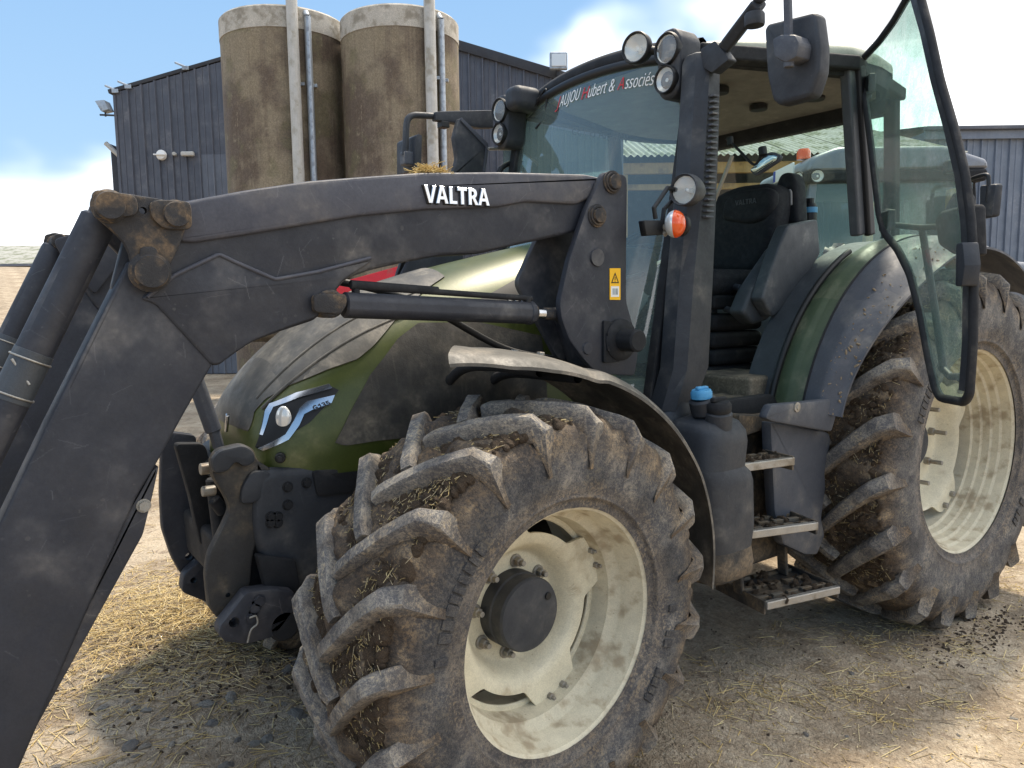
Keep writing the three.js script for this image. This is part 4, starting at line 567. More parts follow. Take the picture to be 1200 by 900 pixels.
  if (sd > 0) {
    const Q = [[.519,1.698],[.571,1.699],[.571,1.586],[.519,1.587],[.544,1.662],[.544,1.617]]; const W = Q[1][0] - Q[0][0]; obj('warning_label', plate(Q.slice(0, 4), 0.6505, 0.6525, { r: 0.002, bevel: 0 }), M.yellow, B);
    const cx = Q[4][0], cy = Q[4][1]; const tri = new THREE.Shape([[-0.019, -0.016], [0.019, -0.016], [0, 0.022]].map((q) => new THREE.Vector2(...q))); tri.holes.push(new THREE.Path([[-0.0135, -0.0125], [0.0135, -0.0125], [0, 0.0145]].map((q) => new THREE.Vector2(...q)))); const tg = new THREE.ExtrudeGeometry(tri, { depth: 0.0008, bevelEnabled: false }); tg.translate(cx, cy, 0.6527);
    const ex = letters('!', 0.016, 0.0008); ex.translate(cx, cy - 0.003, 0.6527); obj('warning_sign', [tg, ex], M.black, B);
    const bx = Q[5][0], by = Q[5][1]; obj('label_field', box(bx - W * 0.38, bx + W * 0.38, by - 0.020, by + 0.018, 0.6524, 0.6532, 0.0003), M.white, B); obj('label_book', [box(bx - 0.013, bx - 0.001, by - 0.012, by + 0.010, 0.6532, 0.6538, 0.0002), box(bx + 0.001, bx + 0.013, by - 0.012, by + 0.010, 0.6532, 0.6538, 0.0002)], M.galv, B);
    const E = [[-.094,1.911]][0]; const bd = letters('VALTRA', 0.050, 0.008, font, 0.0012); bd.scale(0.92, 1, 1); bd.rotateZ(0.02); bd.translate(E[0], E[1], 0.624); obj('badge', bd, M.chrome, A); const bd2 = letters('VALTRA', 0.051, 0.002, font, 0.003); bd2.scale(0.915, 1, 1); bd2.rotateZ(0.02); bd2.translate(E[0], E[1], 0.622); obj('badge_backing', bd2, M.black, A);
  }
}
loaderSide(1); loaderSide(-1);
obj('cross_tube', [rod([-1.02, 1.22, -0.52], [-1.02, 1.22, 0.52], 0.055), rod([0.52, 1.36, -0.5], [0.52, 1.36, 0.5], 0.05)], M.steel, T);
obj('tool_carrier', [rod([-1.57, 0.33, -0.60], [-1.57, 0.33, 0.60], 0.04), rod([-1.66, 0.62, -0.60], [-1.66, 0.62, 0.60], 0.035), ...[-0.44, 0.44].map((z) => plate([[-1.55, 0.24], [-1.62, 0.24], [-1.74, 0.70], [-1.66, 0.72]], z - 0.02, z + 0.02))], M.steel, T);
obj('hydraulic_hose', [pipe([[0.5, 1.36, 0.44], [0.2, 1.42, 0.45], [-0.2, 1.60, 0.48], [-0.6, 1.66, 0.49], [-0.98, 1.55, 0.5]], 0.012)], M.black, T);
obj('link_strut', [rod([[-.785,1.399,.12]][0], [[-.724,1.181,.12]][0], 0.026), rod([[-.726,1.196,.12]][0], [[-.711,1.126,.12]][0], 0.018)], M.plasticGrey, T);

// ---------------------------------------------------------------- front linkage
{
  const L = grp('front_linkage', T); L.userData.label = 'black front linkage with two folded lower arms';
  obj('lower_arm', plate([[-.79,1.131],[-.769,1.159],[-.694,1.168],[-.662,1.146],[-.656,1.113],[-.61,1.077],[-.606,1.044],[-.625,.982],[-.659,.896],[-.684,.811],[-.696,.721],[-.74,.674],[-.795,.637],[-.82,.684],[-.824,.786],[-.811,.848],[-.77,.917],[-.742,.97],[-.755,1.014],[-.788,1.077]], 0.295, 0.34, { r: 0.02, bevel: 0.008, holes: [[...[[-.764,.71]][0], 0.016], [...[[-.621,1.019]][0], 0.014]] }), M.armSteel = std(worn(0x2c2b2a, 0x62543f, 0.34, { edge: 0.25, spot: 0.4 }), 0.5, { rough: ROUGH_A, bumpScale: 0.001 }), L);
  obj('arm_hook', [plate([[-.795,1.133],[-.772,1.16],[-.7,1.169],[-.67,1.147],[-.664,1.112],[-.701,1.099],[-.725,1.123],[-.746,1.095],[-.79,1.091]], 0.33, 0.362, { r: 0.02, bevel: 0.008 }), plate([[-.676,1.085],[-.619,1.077],[-.617,1.006],[-.671,.983],[-.717,.986],[-.709,1.042]], 0.33, 0.358, { r: 0.02, bevel: 0.008 })], M.plastic, L);
  obj('arm_foot', plate([[-.817,.626],[-.81,.653],[-.73,.735],[-.656,.728],[-.588,.706],[-.583,.65],[-.631,.597],[-.661,.575],[-.738,.575],[-.799,.6]], 0.36, 0.42, { r: 0.012, bevel: 0.004, holes: [[...[[-.771,.653]][0], 0.02]] }), M.steel, L);
  for (const [x, y] of [[-.71,.682],[-.696,.7],[-.721,.653]]) obj('foot_bolt', [...bolt(x, y, 0.418, 0.016, 0.01)], M.steel, L);
  obj('linch_clip', pipe([...[[-.732,.663,.44],[-.712,.663,.44],[-.71,.639,.44],[-.729,.625,.44],[-.741,.589,.44]]], 0.003, 40, 6), M.bolt, L);
  obj('lower_arm', plate([[-.804,1.115],[-.772,1.13],[-.687,1.108],[-.69,.999],[-.678,.778],[-.647,.676],[-.666,.613],[-.768,.586],[-.799,.665],[-.824,.777],[-.822,.913]], -0.33, -0.28, { r: 0.02, bevel: 0.008, holes: [[...[[-.74,.656]][0], 0.022]] }), M.steel, L);
  obj('arm_foot', plate([[-.785,.547],[-.775,.61],[-.697,.667],[-.637,.645],[-.632,.517],[-.686,.477]], -0.28, -0.22, { r: 0.02, bevel: 0.008, holes: [[...[[-.741,.582]][0], 0.02]] }), M.steel, L);
  obj('hook', [pipe([...[[-.707,.594,-.24],[-.693,.631,-.24],[-.674,.643,-.24],[-.663,.624,-.24],[-.678,.574,-.24]]], 0.012)], M.dirty, L);
  obj('cross_shaft', [rod([-0.62, 0.60, -0.34], [-0.62, 0.60, 0.42], 0.05), rod([-0.70, 1.04, -0.33], [-0.70, 1.04, 0.33], 0.035)], M.plasticDark, L);
  obj('linkage_frame', [box(-0.62, -0.45, 0.50, 1.06, -0.26, 0.28, 0.03), plate([[-.758,.851],[-.538,.806],[-.546,.635],[-.671,.61],[-.751,.686]], -0.25, 0.28, { r: 0.03 })], M.plasticDark, L);
  obj('coupler', rod([[-.803,1.089,.25]][0], [[-.768,1.089,.25]][0], 0.018), M.bolt, L); obj('coupler', rod([[-.801,1.019,.25]][0], [[-.761,1.018,.25]][0], 0.016), M.bolt, L); obj('coupler', rod([[-.768,.99,.25]][0], [[-.74,.944,.25]][0], 0.02), M.plasticDark, L);
  obj('hitch_cylinder', rod([[-.747,1.045,.2]][0], [[-.733,.82,.2]][0], 0.03), M.plasticDark, L);
  obj('upright', plate([[-.818,1.133],[-.725,1.122],[-.676,.877],[-.703,.761],[-.758,.772],[-.783,.954]], -0.05, 0.0, { r: 0.02 }), M.plasticDark, L);
  for (const y of [0.66, 0.72]) obj('hose', pipe([[-0.55, y, 0.29], [-0.48, y - 0.03, 0.31], [-0.40, y - 0.02, 0.33], [-0.34, y - 0.05, 0.34]], 0.018), M.trim, L);
}
// ---------------------------------------------------------------- front mudguards
function fenderFront(sd) {
  const tip = [[1.93, 0.872], [1.72, 0.81], [1.55, 0.785], [1.3, 0.765], [0.9, 0.765], [0.5, 0.768], [0.2, 0.757], [0.0, 0.748], [-0.1, 0.745]];
  const rad = (a) => lerpTab(tip.slice().reverse().map(([x, y]) => [x, y]), a); const A0 = 1.93, A1 = -0.08;
  const f = (o) => (u, v) => { const a = mix(mix(1.62, A0, v), A1, u); const w = smooth(0, 0.16, u); let z = mix(0.50 + 0.06 * (1 - w), 0.955 - 0.05 * (1 - w), v); const crown = 0.028 * Math.sin(v * Math.PI) + (v > 0.93 ? -0.018 * (v - 0.93) / 0.07 : 0) + 0.010 * smooth(0.30, 0.34, u) * smooth(0.2, 0.3, v); const r = rad(a) + crown + o; return [r * Math.cos(a), 0.619 + r * Math.sin(a), sd * z]; };
  obj('front_mudguard', slabGeo(80, 20, f(0.004), f(-0.006)), M.mudguard, T);
  obj('mudguard_stay', [pipe([[0.0, 1.28, sd * 0.34], [0.02, 1.36, sd * 0.46], [0.05, 1.375, sd * 0.6], [0.05, 1.375, sd * 0.85]], 0.018), pipe([[0.16, 1.25, sd * 0.34], [0.2, 1.33, sd * 0.46], [0.2, 1.345, sd * 0.85]], 0.018)], M.plasticDark, T);
  for (const [a, z] of [[1.42, 0.62], [1.42, 0.76], [1.24, 0.62]]) { const r = rad(a) + 0.03; obj('mudguard_bolt', rod([r * Math.cos(a), 0.619 + r * Math.sin(a), sd * z], [(r + 0.012) * Math.cos(a), 0.619 + (r + 0.012) * Math.sin(a), sd * z], 0.013, { seg: 8 }), M.bolt, T); }
}
M.mudguard = std(worn(0x4a4843, 0x8a8072, 0.42, { edge: 0.25, scr: 0.25, spot: 0.5 }), 0.6, { rough: ROUGH_A, bumpScale: 0.0006 });
fenderFront(1); fenderFront(-1);

// ---------------------------------------------------------------- cab
function beam(a, b, w, d, r = 0.012) { a = V(...a); b = V(...b); const L = a.distanceTo(b); const g = new RoundedBoxGeometry(w, L, d, 2, r); const dir = b.clone().sub(a).normalize(); const zAx = V(0, 0, 1), xAx = new THREE.Vector3().crossVectors(dir, zAx).normalize(), z2 = new THREE.Vector3().crossVectors(xAx, dir); const m = new THREE.Matrix4().makeBasis(xAx, dir, z2); g.applyMatrix4(m); const c = a.clone().add(b).multiplyScalar(0.5); g.translate(c.x, c.y, c.z); return g; }
const wind = (u, v, o = 0) => { const z = 2 * u - 1; return [0.80 + 0.25 * v - (0.13 - 0.07 * v) * (1 - z * z) - o, 1.2 + 1.33 * v + 0.05 * v * (1 - z * z), 0.56 * z]; };
{
  const W = grp('windscreen', T); W.userData.label = 'curved windscreen with white and red lettering along its top';
  obj('glass', gridGeo(40, 24, (u, v) => wind(u, v)), M.glass, W);
  obj('top_seal', pipe(Array.from({ length: 17 }, (_, i) => wind(i / 16, 1.0)), 0.022, 50, 8), M.black, W); obj('bottom_seal', pipe(Array.from({ length: 17 }, (_, i) => wind(i / 16, 0.0)), 0.022, 50, 8), M.black, W);
  const line = (txt, u0, u1, v, col) => { const g = letters(txt, 0.05, 0.0006, fontR); g.computeBoundingBox(); const b = g.boundingBox, w = b.max.x - b.min.x; const q = g.attributes.position; for (let i = 0; i < q.count; i++) { const y = q.getY(i), t = (q.getX(i) + 0.18 * y - b.min.x) / w; const p = wind(mix(u0, u1, t), v + y / 1.33, 0.004 + q.getZ(i)); q.setXYZ(i, ...p); } g.computeVertexNormals(); return g; };
  const spec = [['J', 0.318, 0.336, 1], ['AUJOU', 0.343, 0.472, 0], ['H', 0.492, 0.526, 1], ['ubert', 0.530, 0.628, 0], ['&', 0.645, 0.673, 0], ['A', 0.690, 0.722, 1], ['ssociés', 0.727, 0.855, 0]];
  for (const [t, a, b, red] of spec) obj('lettering', line(t, a, b, 0.945 + (/^[Ass]/.test(t) && 0), red), red ? M.red : M.white, W);
}
const trimB = (name, g, m = M.plasticDark) => obj(name, g, m, T);
trimB('pillar', beam([0.80, 1.16, 0.575], [1.05, 2.55, 0.575], 0.05, 0.05)); trimB('pillar', beam([0.80, 1.16, -0.575], [1.05, 2.55, -0.575], 0.05, 0.05));
trimB('pillar', [beam([1.965, 1.86, 0.735], [1.835, 2.58, 0.735], 0.06, 0.05)], M.trim); trimB('pillar_seal', [beam([2.01, 1.86, 0.765], [1.875, 2.58, 0.765], 0.05, 0.035)], M.black);
trimB('pillar', beam([1.965, 1.2, -0.735], [1.835, 2.58, -0.735], 0.06, 0.06)); trimB('pillar', beam([2.52, 1.75, 0.60], [2.42, 2.56, 0.62], 0.06, 0.06)); trimB('pillar', beam([2.52, 1.55, -0.60], [2.42, 2.56, -0.62], 0.06, 0.06));
trimB('roof_rail', beam([1.05, 2.545, 0.575], [1.86, 2.585, 0.755], 0.06, 0.07)); trimB('roof_rail', beam([1.05, 2.545, -0.575], [1.86, 2.585, -0.755], 0.06, 0.07)); trimB('roof_rail', beam([1.84, 2.585, 0.755], [2.46, 2.565, 0.64], 0.06, 0.06)); trimB('roof_rail', beam([1.84, 2.585, -0.755], [2.46, 2.565, -0.64], 0.06, 0.06));
trimB('roof_rail', box(2.38, 2.47, 2.475, 2.60, -0.62, 0.62, 0.02)); trimB('roof_rail', pipe(Array.from({ length: 9 }, (_, i) => { const p = wind(i / 8, 1.02); return [p[0] + 0.04, p[1] + 0.01, p[2]]; }), 0.045, 40, 10));
{ // roof shell
  const hw = (x) => lerpTab([[1.06, 0.42], [1.12, 0.50], [1.25, 0.57], [1.85, 0.765], [2.05, 0.77], [2.2, 0.74], [2.35, 0.66], [2.45, 0.5]], x), top = (x) => 2.60 + lerpTab([[1.06, 0.01], [1.2, 0.045], [1.5, 0.09], [1.9, 0.115], [2.2, 0.10], [2.45, 0.02]], x);
  const rf = grp('roof', T); obj('roof_shell', gridGeo(50, 50, (u, v) => { const x = mix(1.06, 2.45, u), a = v * Math.PI, c = Math.cos(a), s = Math.sin(a); return [x, 2.60 + (top(x) - 2.60) * Math.pow(s, 0.55), hw(x) * Math.sign(c) * Math.pow(Math.abs(c), 0.5)]; }), M.roofShell = std(worn(0x8f9580, 0xb3ad9b, 0.4, { edge: 0.3, spot: 0.2 }), 1.0, { roughness: 0.75 }), rf);
  obj('roof_edge', slabGeo(40, 2, (u, v) => { const x = mix(1.06, 2.45, u); return [x, mix(2.535, 2.605, v), hw(x) - 0.02 + 0.012 * v]; }, (u, v) => { const x = mix(1.06, 2.45, u); return [x, mix(2.535, 2.605, v), hw(x) - 0.06]; }), M.plasticDark, rf); obj('roof_edge', slabGeo(40, 2, (u, v) => { const x = mix(1.06, 2.45, u); return [x, mix(2.535, 2.605, v), -hw(x) + 0.06]; }, (u, v) => { const x = mix(1.06, 2.45, u); return [x, mix(2.535, 2.605, v), -hw(x) + 0.02]; }), M.plasticDark, rf);
  obj('headliner', gridGeo(20, 20, (u, v) => { const x = mix(1.07, 2.42, u), w = hw(x) - 0.08; return [x, 2.545 + 0.035 * Math.sin(v * Math.PI) * Math.sin(u * Math.PI) + 0.02 * (1 - u), mix(-w, w, v)]; }), M.headliner, rf); obj('roof_plate', gridGeo(20, 6, (u, v) => { const x = mix(1.07, 2.44, u), w = hw(x) - 0.01; return [x, 2.602, mix(-w, w, v)]; }), M.plasticDark, rf);
  for (const [x, z] of [[1.62, 0.22], [2.12, 0.40], [2.05, 0.12]]) obj('air_vent', rod([x, 2.545, z], [x, 2.575, z], 0.045), M.black, rf);
}
// rear window, right door glass, side quarter
obj('rear_window', gridGeo(16, 8, (u, v) => [2.52 - 0.10 * v, mix(1.76, 2.52, v), mix(-0.6, 0.6, u)]), M.clearGlass, T); obj('side_window', gridGeo(12, 8, (u, v) => [mix(1.0, 1.86, u) - 0.05 + 0.12 * (1 - v) * (u - 0.3), mix(1.2, 2.52, v), -0.6 - 0.13 * u]), M.glass, T);
{ const c = [[1.666,2.522]][0]; const g = letters('VALTRA G 135', 0.05, 0.001, fontR); g.rotateY(Math.PI); g.translate(c[0], c[1], -0.655); obj('window_lettering', g, M.steel, T); }
obj('rear_panel', [plateX([[-0.6, 1.15], [0.6, 1.15], [0.6, 1.78], [-0.6, 1.78]], 2.45, 2.52, { r: 0.03, bevel: 0.01 })], M.trimPale = std(worn(0x8b8f93, 0x9c988f, 0.35, { edge: 0.3 }), 0.6, { roughness: 0.7 }), T);
obj('side_wall', plate([[0.82, 1.05], [1.5, 1.05], [1.55, 1.22], [0.82, 1.22]], -0.66, -0.60, { r: 0.02 }), M.plasticDark, T);
obj('cab_floor', [box(0.84, 2.5, 1.03, 1.135, -0.6, 0.585, 0.01)], M.plasticDark, T);
obj('floor_mat', gridGeo(60, 40, (u, v) => { const x = mix(0.88, 1.75, u), z = mix(-0.55, 0.59, v); return [x, 1.142 + 0.006 * (Math.sin(z * 150) > 0 ? 1 : 0) + 0.010 * fbm3(x * 9, 1, z * 9, 3), z]; }), M.floorMat, T);
obj('door_sill', plate([[0.84, 1.06], [1.52, 1.06], [1.545, 1.12], [1.50, 1.165], [0.84, 1.165]], 0.588, 0.640, { r: 0.02, bevel: 0.008 }), M.plasticDark, T);
// rear mudguards: cylinders about the rear axle, green band, dark flare
function arcSheet(r, z, a0, a1, nu = 60, nv = 10) { // r(v, u), z(v, u)
  const f = (o) => (u, v) => { const a = mix(a0, a1, u), R = r(v, u) + o; return [2.55 - R * Math.cos(a), 0.831 + R * Math.sin(a), z(v, u)]; }; return slabGeo(nu, nv, f(0.004), f(-0.006)); }
const D2R = Math.PI / 180;
for (const sd of [1, -1]) {
  const S = (l) => sd > 0 ? l : l.map(mirrorZ); const F = grp('rear_mudguard', T); if (sd > 0) F.userData.label = 'left rear mudguard with green band and dusty dark flare';
  obj('green_band', S(arcSheet((v) => 1.045 + 0.012 * Math.sin(v * Math.PI) - 0.006 * smooth(0.52, 0.6, v), (v, u) => mix(0.615, 0.755, v), 15 * D2R, 128 * D2R)), M.greenFender, F);
  obj('flare', S(arcSheet((v) => 1.044 - 0.010 * v - 0.060 * smooth(0.45, 1, v), (v, u) => mix(0.756, mix(0.90, 1.03, smooth(0, 0.45, u)), v), 15 * D2R, 132 * D2R, 70, 14)), M.plasticGrey, F);
  obj('band_edge', S([pipe(Array.from({ length: 24 }, (_, i) => { const a = mix(15, 128, i / 23) * D2R; return [2.55 - 1.05 * Math.cos(a), 0.831 + 1.05 * Math.sin(a), 0.757]; }), 0.005, 80, 6)]), M.plasticDark, F);
  obj('inner_guard', S(arcSheet((v) => 1.035, (v) => mix(0.44, 0.605, v), 12 * D2R, 100 * D2R)), M.trim, F);
  obj('door_seal', S([pipe(Array.from({ length: 26 }, (_, i) => { const a = mix(14, 66, i / 25) * D2R; return [2.55 - 1.062 * Math.cos(a), 0.831 + 1.062 * Math.sin(a), 0.606]; }), 0.014, 80, 8)]), M.black, F);
  if (sd > 0) { const r = rng(8); scatter('mud', clump(6), M.mudPale = std(worn(0x8a7a62, 0x6b5a45, 0.4), 0.2, { rough: ROUGH_B }), 130, F, (d) => { const a = mix(15, 75, r()) * D2R, v = 0.45 + 0.5 * r(), R = 1.046 - 0.010 * v - 0.060 * smooth(0.45, 1, v), u = (a / D2R - 15) / 117; d.position.set(2.55 - R * Math.cos(a), 0.831 + R * Math.sin(a), mix(0.756, mix(0.90, 1.03, smooth(0, 0.45, u)), v)); d.rotation.set(r() * 6, r() * 6, r() * 6); const q = 0.002 + 0.006 * r() * r(); d.scale.set(q * 2, q * 0.8, q); }); obj('lower_cover', plate([[1.146,1.121],[1.182,1.171],[1.385,1.163],[1.618,1.157],[1.641,1.089],[1.607,1.015],[1.481,1.04],[1.19,1.103]], 0.82, 0.86, { r: 0.015, bevel: 0.01 }), M.plasticGrey, F); const q = [[1.349,1.146]][0]; obj('cover_bolt', latheTo([[0, 0], [0.02, 0], [0.02, 0.004], [0.011, 0.006], [0.01, 0.009], [0, 0.01]], [...q, 0.86], [...q, 1.86]), M.steelBright, F); }
}
obj('floor_ledge', box(1.46, 1.80, 1.13, 1.235, 0.05, 0.55, 0.02, 3), M.floorMat, T);
// ---------------------------------------------------------------- seat and cab interior
{
  const S = grp('driver_seat', T); S.userData.label = 'dark blue fabric driver seat';
  const pillow = (g, amt = 0) => g;
  obj('backrest', plateX([[-.188,1.734],[-.181,1.995],[-.124,2.128],[-.045,2.154],[.043,2.17],[.222,2.164],[.283,2.131],[.286,2.026],[.26,1.901],[.217,1.775],[.146,1.712]], 1.98, 2.14, { r: 0.05, bevel: 0.045, seg: 5 }), M.fabric, S);
  obj('head_cushion', plateX([[-.043,1.999],[-.023,2.096],[.021,2.13],[.086,2.14],[.241,2.138],[.287,2.111],[.284,2.045],[.241,1.982],[.154,1.96]], 1.955, 2.03, { r: 0.04, bevel: 0.03, seg: 4 }), M.fabric, S);
  { const c = [[.128,2.077]][0]; const g = letters('VALTRA', 0.026, 0.002, font); g.rotateY(-Math.PI / 2); g.translate(1.952, c[1], c[0]); obj('seat_lettering', g, M.plasticGrey, S); }
  obj('cushion', box(1.58, 2.02, 1.60, 1.73, -0.27, 0.23, 0.055, 5), M.fabric, S); obj('seat_pan', [box(1.62, 2.05, 1.53, 1.605, -0.25, 0.21, 0.02)], M.plasticDark, S);
  obj('suspension', [0, 1, 2, 3].map((k) => box(1.60 + 0.01 * (k % 2), 2.0, 1.17 + 0.085 * k, 1.25 + 0.085 * k, -0.24, 0.22, 0.03, 3)), M.plasticDark, S);
  for (const q of [[1.769,1.644,.24],[1.72,1.532,.24]]) obj('lever', rod([q[0], q[1], 0.20], [q[0] - 0.05, q[1] - 0.01, 0.29], 0.016), M.plasticGrey, S);
  obj('side_bolster', plateX([[.189,1.969],[.183,2.176],[.212,2.224],[.268,2.221],[.299,2.174],[.32,1.958]], 2.12, 2.22, { r: 0.03, bevel: 0.02, seg: 3 }), M.fabric, S); obj('bolster_patch', plateX([[.254,2.052],[.251,2.129],[.276,2.135],[.286,2.121],[.289,2.053]], 2.108, 2.121, { r: 0.004 }), M.trimPale, S);
}
obj('armrest', plate([[1.591,1.518],[1.651,1.621],[1.872,1.832],[1.967,1.852],[2.075,1.826],[2.022,1.737],[1.799,1.481],[1.682,1.46]], 0.31, 0.40, { r: 0.025, bevel: 0.02, seg: 4 }), M.trim, T);
obj('side_console', [plate([[1.637,1.581],[1.756,1.818],[1.824,1.924],[2.064,1.964],[2.095,1.795],[1.926,1.619],[1.73,1.492]], 0.40, 0.47, { r: 0.02, bevel: 0.012, seg: 3 })], M.trim, T);
obj('dash_column', [beam([1.0, 1.14, 0], [1.20, 1.70, 0], 0.16, 0.22, 0.04), box(1.02, 1.26, 1.66, 1.82, -0.20, 0.20, 0.05, 3)], M.plasticDark, T);
{ const t = new THREE.TorusGeometry(0.20, 0.016, 10, 48); t.rotateX(Math.PI / 2); t.rotateZ(0.6); t.translate(1.36, 1.84, 0); obj('steering_wheel', [t, rod([1.22, 1.72, 0], [1.35, 1.83, 0], 0.03), rod([1.36, 1.84, -0.19], [1.36, 1.84, 0.19], 0.014)], M.black, T); }
obj('dash_cowl', gridGeo(30, 6, (u, v) => { const p = wind(u, 0.10); return [mix(p[0] + 0.03, 1.02, v), p[1] + 0.10 * Math.sin(v * 2), p[2] * 0.98]; }), M.plasticDark, T);
obj('dash_cowl_trim', pipe([wind(0.9, 0.36, -0.04), wind(0.6, 0.30, -0.06), wind(0.3, 0.28, -0.06)], 0.014), M.black, T);
{ const m = grp('cab_mirror', T); obj('mirror_back', plateX([[.487,2.145],[.519,2.115],[.638,2.163],[.646,2.183],[.603,2.207],[.573,2.205]], 1.505, 1.525, { r: 0.012 }), M.plasticGrey, m); obj('mirror_face', plateX([[.496,2.148],[.523,2.126],[.63,2.168],[.633,2.181],[.603,2.196],[.578,2.193]], 1.499, 1.506, { r: 0.008, bevel: 0.001 }), M.mirror, m); obj('mirror_arm', pipe([...[[1.5,2.302,.363],[1.5,2.283,.387],[1.5,2.229,.444],[1.5,2.168,.509],[1.5,2.175,.535],[1.5,2.211,.556]]], 0.006), M.black, m); obj('mirror_mount', [rod(...[[1.5,2.306,.382],[1.5,2.268,.387]], 0.014), rod(...[[1.5,2.233,.555],[1.5,2.196,.561]], 0.018)], M.black, m); }
obj('grab_rod', rod([[1.55,2.023,.25]][0], [[1.55,2.233,.358]][0], 0.009), M.steelBright, T);
{ const r = rng(77); obj('crumpled_paper', gridGeo(14, 10, (u, v) => [2.38 + 0.10 * v, 1.80 + 0.05 * noise3(u * 6, v * 5, 3) + 0.03 * v, 0.30 + 0.24 * u]), M.paper = std(worn(0xb9b4ab, 0x8f8a80, 0.3, { scr: 0.1 }), 0.3, { roughness: 0.9 }), T); }
// ---------------------------------------------------------------- exhaust stack with its slotted guard on the left pillar
{
  const X = grp('exhaust_stack', T); X.userData.label = 'tall chamfered exhaust stack with slotted guard and bent foot';
  const st = [...[[.904,2.496,.66],[.895,2.48,.66],[.896,2.452,.66],[.881,2.22,.66],[.862,1.969,.66],[.82,1.651,.66],[.791,1.33,.66]]], en = [...[[1.028,2.517,.66],[1.043,2.504,.66],[1.049,2.477,.66],[1.05,2.24,.66],[1.041,1.981,.66],[1.028,1.652,.66],[1.01,1.316,.66]]];
  const sec = st.map((a, i) => { const b = en[i]; return { y: (a[1] + b[1]) / 2, x0: a[0] + 0.02, x1: b[0] - 0.015 }; }); sec.reverse();
  const foot = [[.86,1.166,.66],[.802,1.198,.66]]; const rows = [{ y: sec[0].y - 0.16, x0: sec[0].x0 - 0.03, x1: sec[0].x1 - 0.05, dz: -0.03 }, ...sec]; const Z0 = 0.595, Z1 = 0.725;
  const ring = (s, ins = 0) => { const c = 0.028, a = s.x0 + ins, b = s.x1 - ins, p = Z0 + (s.dz || 0) + ins, q = Z1 + (s.dz || 0) - ins; return [[a + c, p], [b - c, p], [b, p + c], [b, q - c], [b - c, q], [a + c * 1.3, q], [a, q - c * 1.3], [a, p + c]].map(([x, z]) => [x, s.y, z]); };
  const loft = (rings) => { const p = [], id = []; rings.forEach((r) => r.forEach((q) => p.push(...q))); const n = rings[0].length; for (let j = 0; j < rings.length - 1; j++) for (let i = 0; i < n; i++) { const a = j * n + i, b = j * n + (i + 1) % n; id.push(a, a + n, b, b, a + n, b + n); } for (const [o, f] of [[0, 1], [(rings.length - 1) * n, -1]]) for (let i = 1; i < n - 1; i++) f > 0 ? id.push(o, o + i, o + i + 1) : id.push(o, o + i + 1, o + i); const g = new THREE.BufferGeometry(); g.setAttribute('position', new THREE.Float32BufferAttribute(p, 3)); g.setIndex(id); return toCreasedNormals(g, 0.35); };
  const rs = rows.map((s, i) => ring(s, i === rows.length - 1 ? 0.03 : i === rows.length - 2 ? 0.008 : 0)); obj('stack_body', loft(rs), M.plastic, X);
  const lo = rows[0]; obj('stack_foot', [pipe([[(lo.x0 + lo.x1) / 2, lo.y + 0.03, 0.63], [(lo.x0 + lo.x1) / 2 - 0.01, lo.y - 0.03, 0.63], [(lo.x0 + lo.x1) / 2 - 0.10, lo.y - 0.12, 0.60], [(lo.x0 + lo.x1) / 2 - 0.20, lo.y - 0.15, 0.56]], 0.075, 30, 20)], M.plastic, X);
  const yA = sec[sec.length - 1].y - 0.13, yB = sec[2].y - 0.10; const xAt = (y) => { for (let i = 1; i < sec.length; i++) if (y <= sec[i].y) { const t = (y - sec[i - 1].y) / (sec[i].y - sec[i - 1].y); return [mix(sec[i - 1].x0, sec[i].x0, t), mix(sec[i - 1].x1, sec[i].x1, t)]; } return [sec[sec.length - 1].x0, sec[sec.length - 1].x1]; };
  const g0 = (y) => mix(...xAt(y), 0.30), g1 = (y) => mix(...xAt(y), 0.62);
  for (let k = 0, y = yB + 0.012; y < yA - 0.03; y += 0.021, k++) obj('guard_slat', box(g0(y) + 0.003, g1(y) - 0.003, y, y + 0.008, Z1 + 0.001, Z1 + 0.020, 0.002, 1), M.plasticGrey, X);
}
// ---------------------------------------------------------------- lamps
function lampRound(par, c, r, depth, housing, dir = [-1, 0, 0], lensMat = M.lens) { // round work lamp facing dir
  const d = V(...dir).normalize(), a = V(...c), b = a.clone().sub(d.clone().multiplyScalar(depth)); const L = grp('work_lamp', par);
  obj('housing', latheTo([[0, 0], [r * 0.7, 0], [r * 1.0, depth * 0.35], [r * 1.14, depth * 0.6], [r * 1.16, depth], [r * 1.10, depth * 1.06], [r * 1.0, depth * 1.02], [r * 0.98, depth * 0.9]], [b.x, b.y, b.z], [a.x + d.x, a.y + d.y, a.z + d.z], 40), housing, L);
  obj('reflector', latheTo([[r * 0.22, depth * 0.45], [r * 0.6, depth * 0.62], [r * 0.98, depth * 0.93]], [b.x, b.y, b.z], [a.x + d.x, a.y + d.y, a.z + d.z], 14), M.reflector, L); obj('bulb', latheTo([[0, depth * 0.8], [r * 0.16, depth * 0.76], [r * 0.22, depth * 0.45]], [b.x, b.y, b.z], [a.x + d.x, a.y + d.y, a.z + d.z], 16), M.lens, L);
  obj('lens', latheTo([[0, depth * 1.03], [r * 0.6, depth * 1.0], [r * 0.99, depth * 0.93]], [b.x, b.y, b.z], [a.x + d.x, a.y + d.y, a.z + d.z], 32), M.lensGlass, L); return L;
}
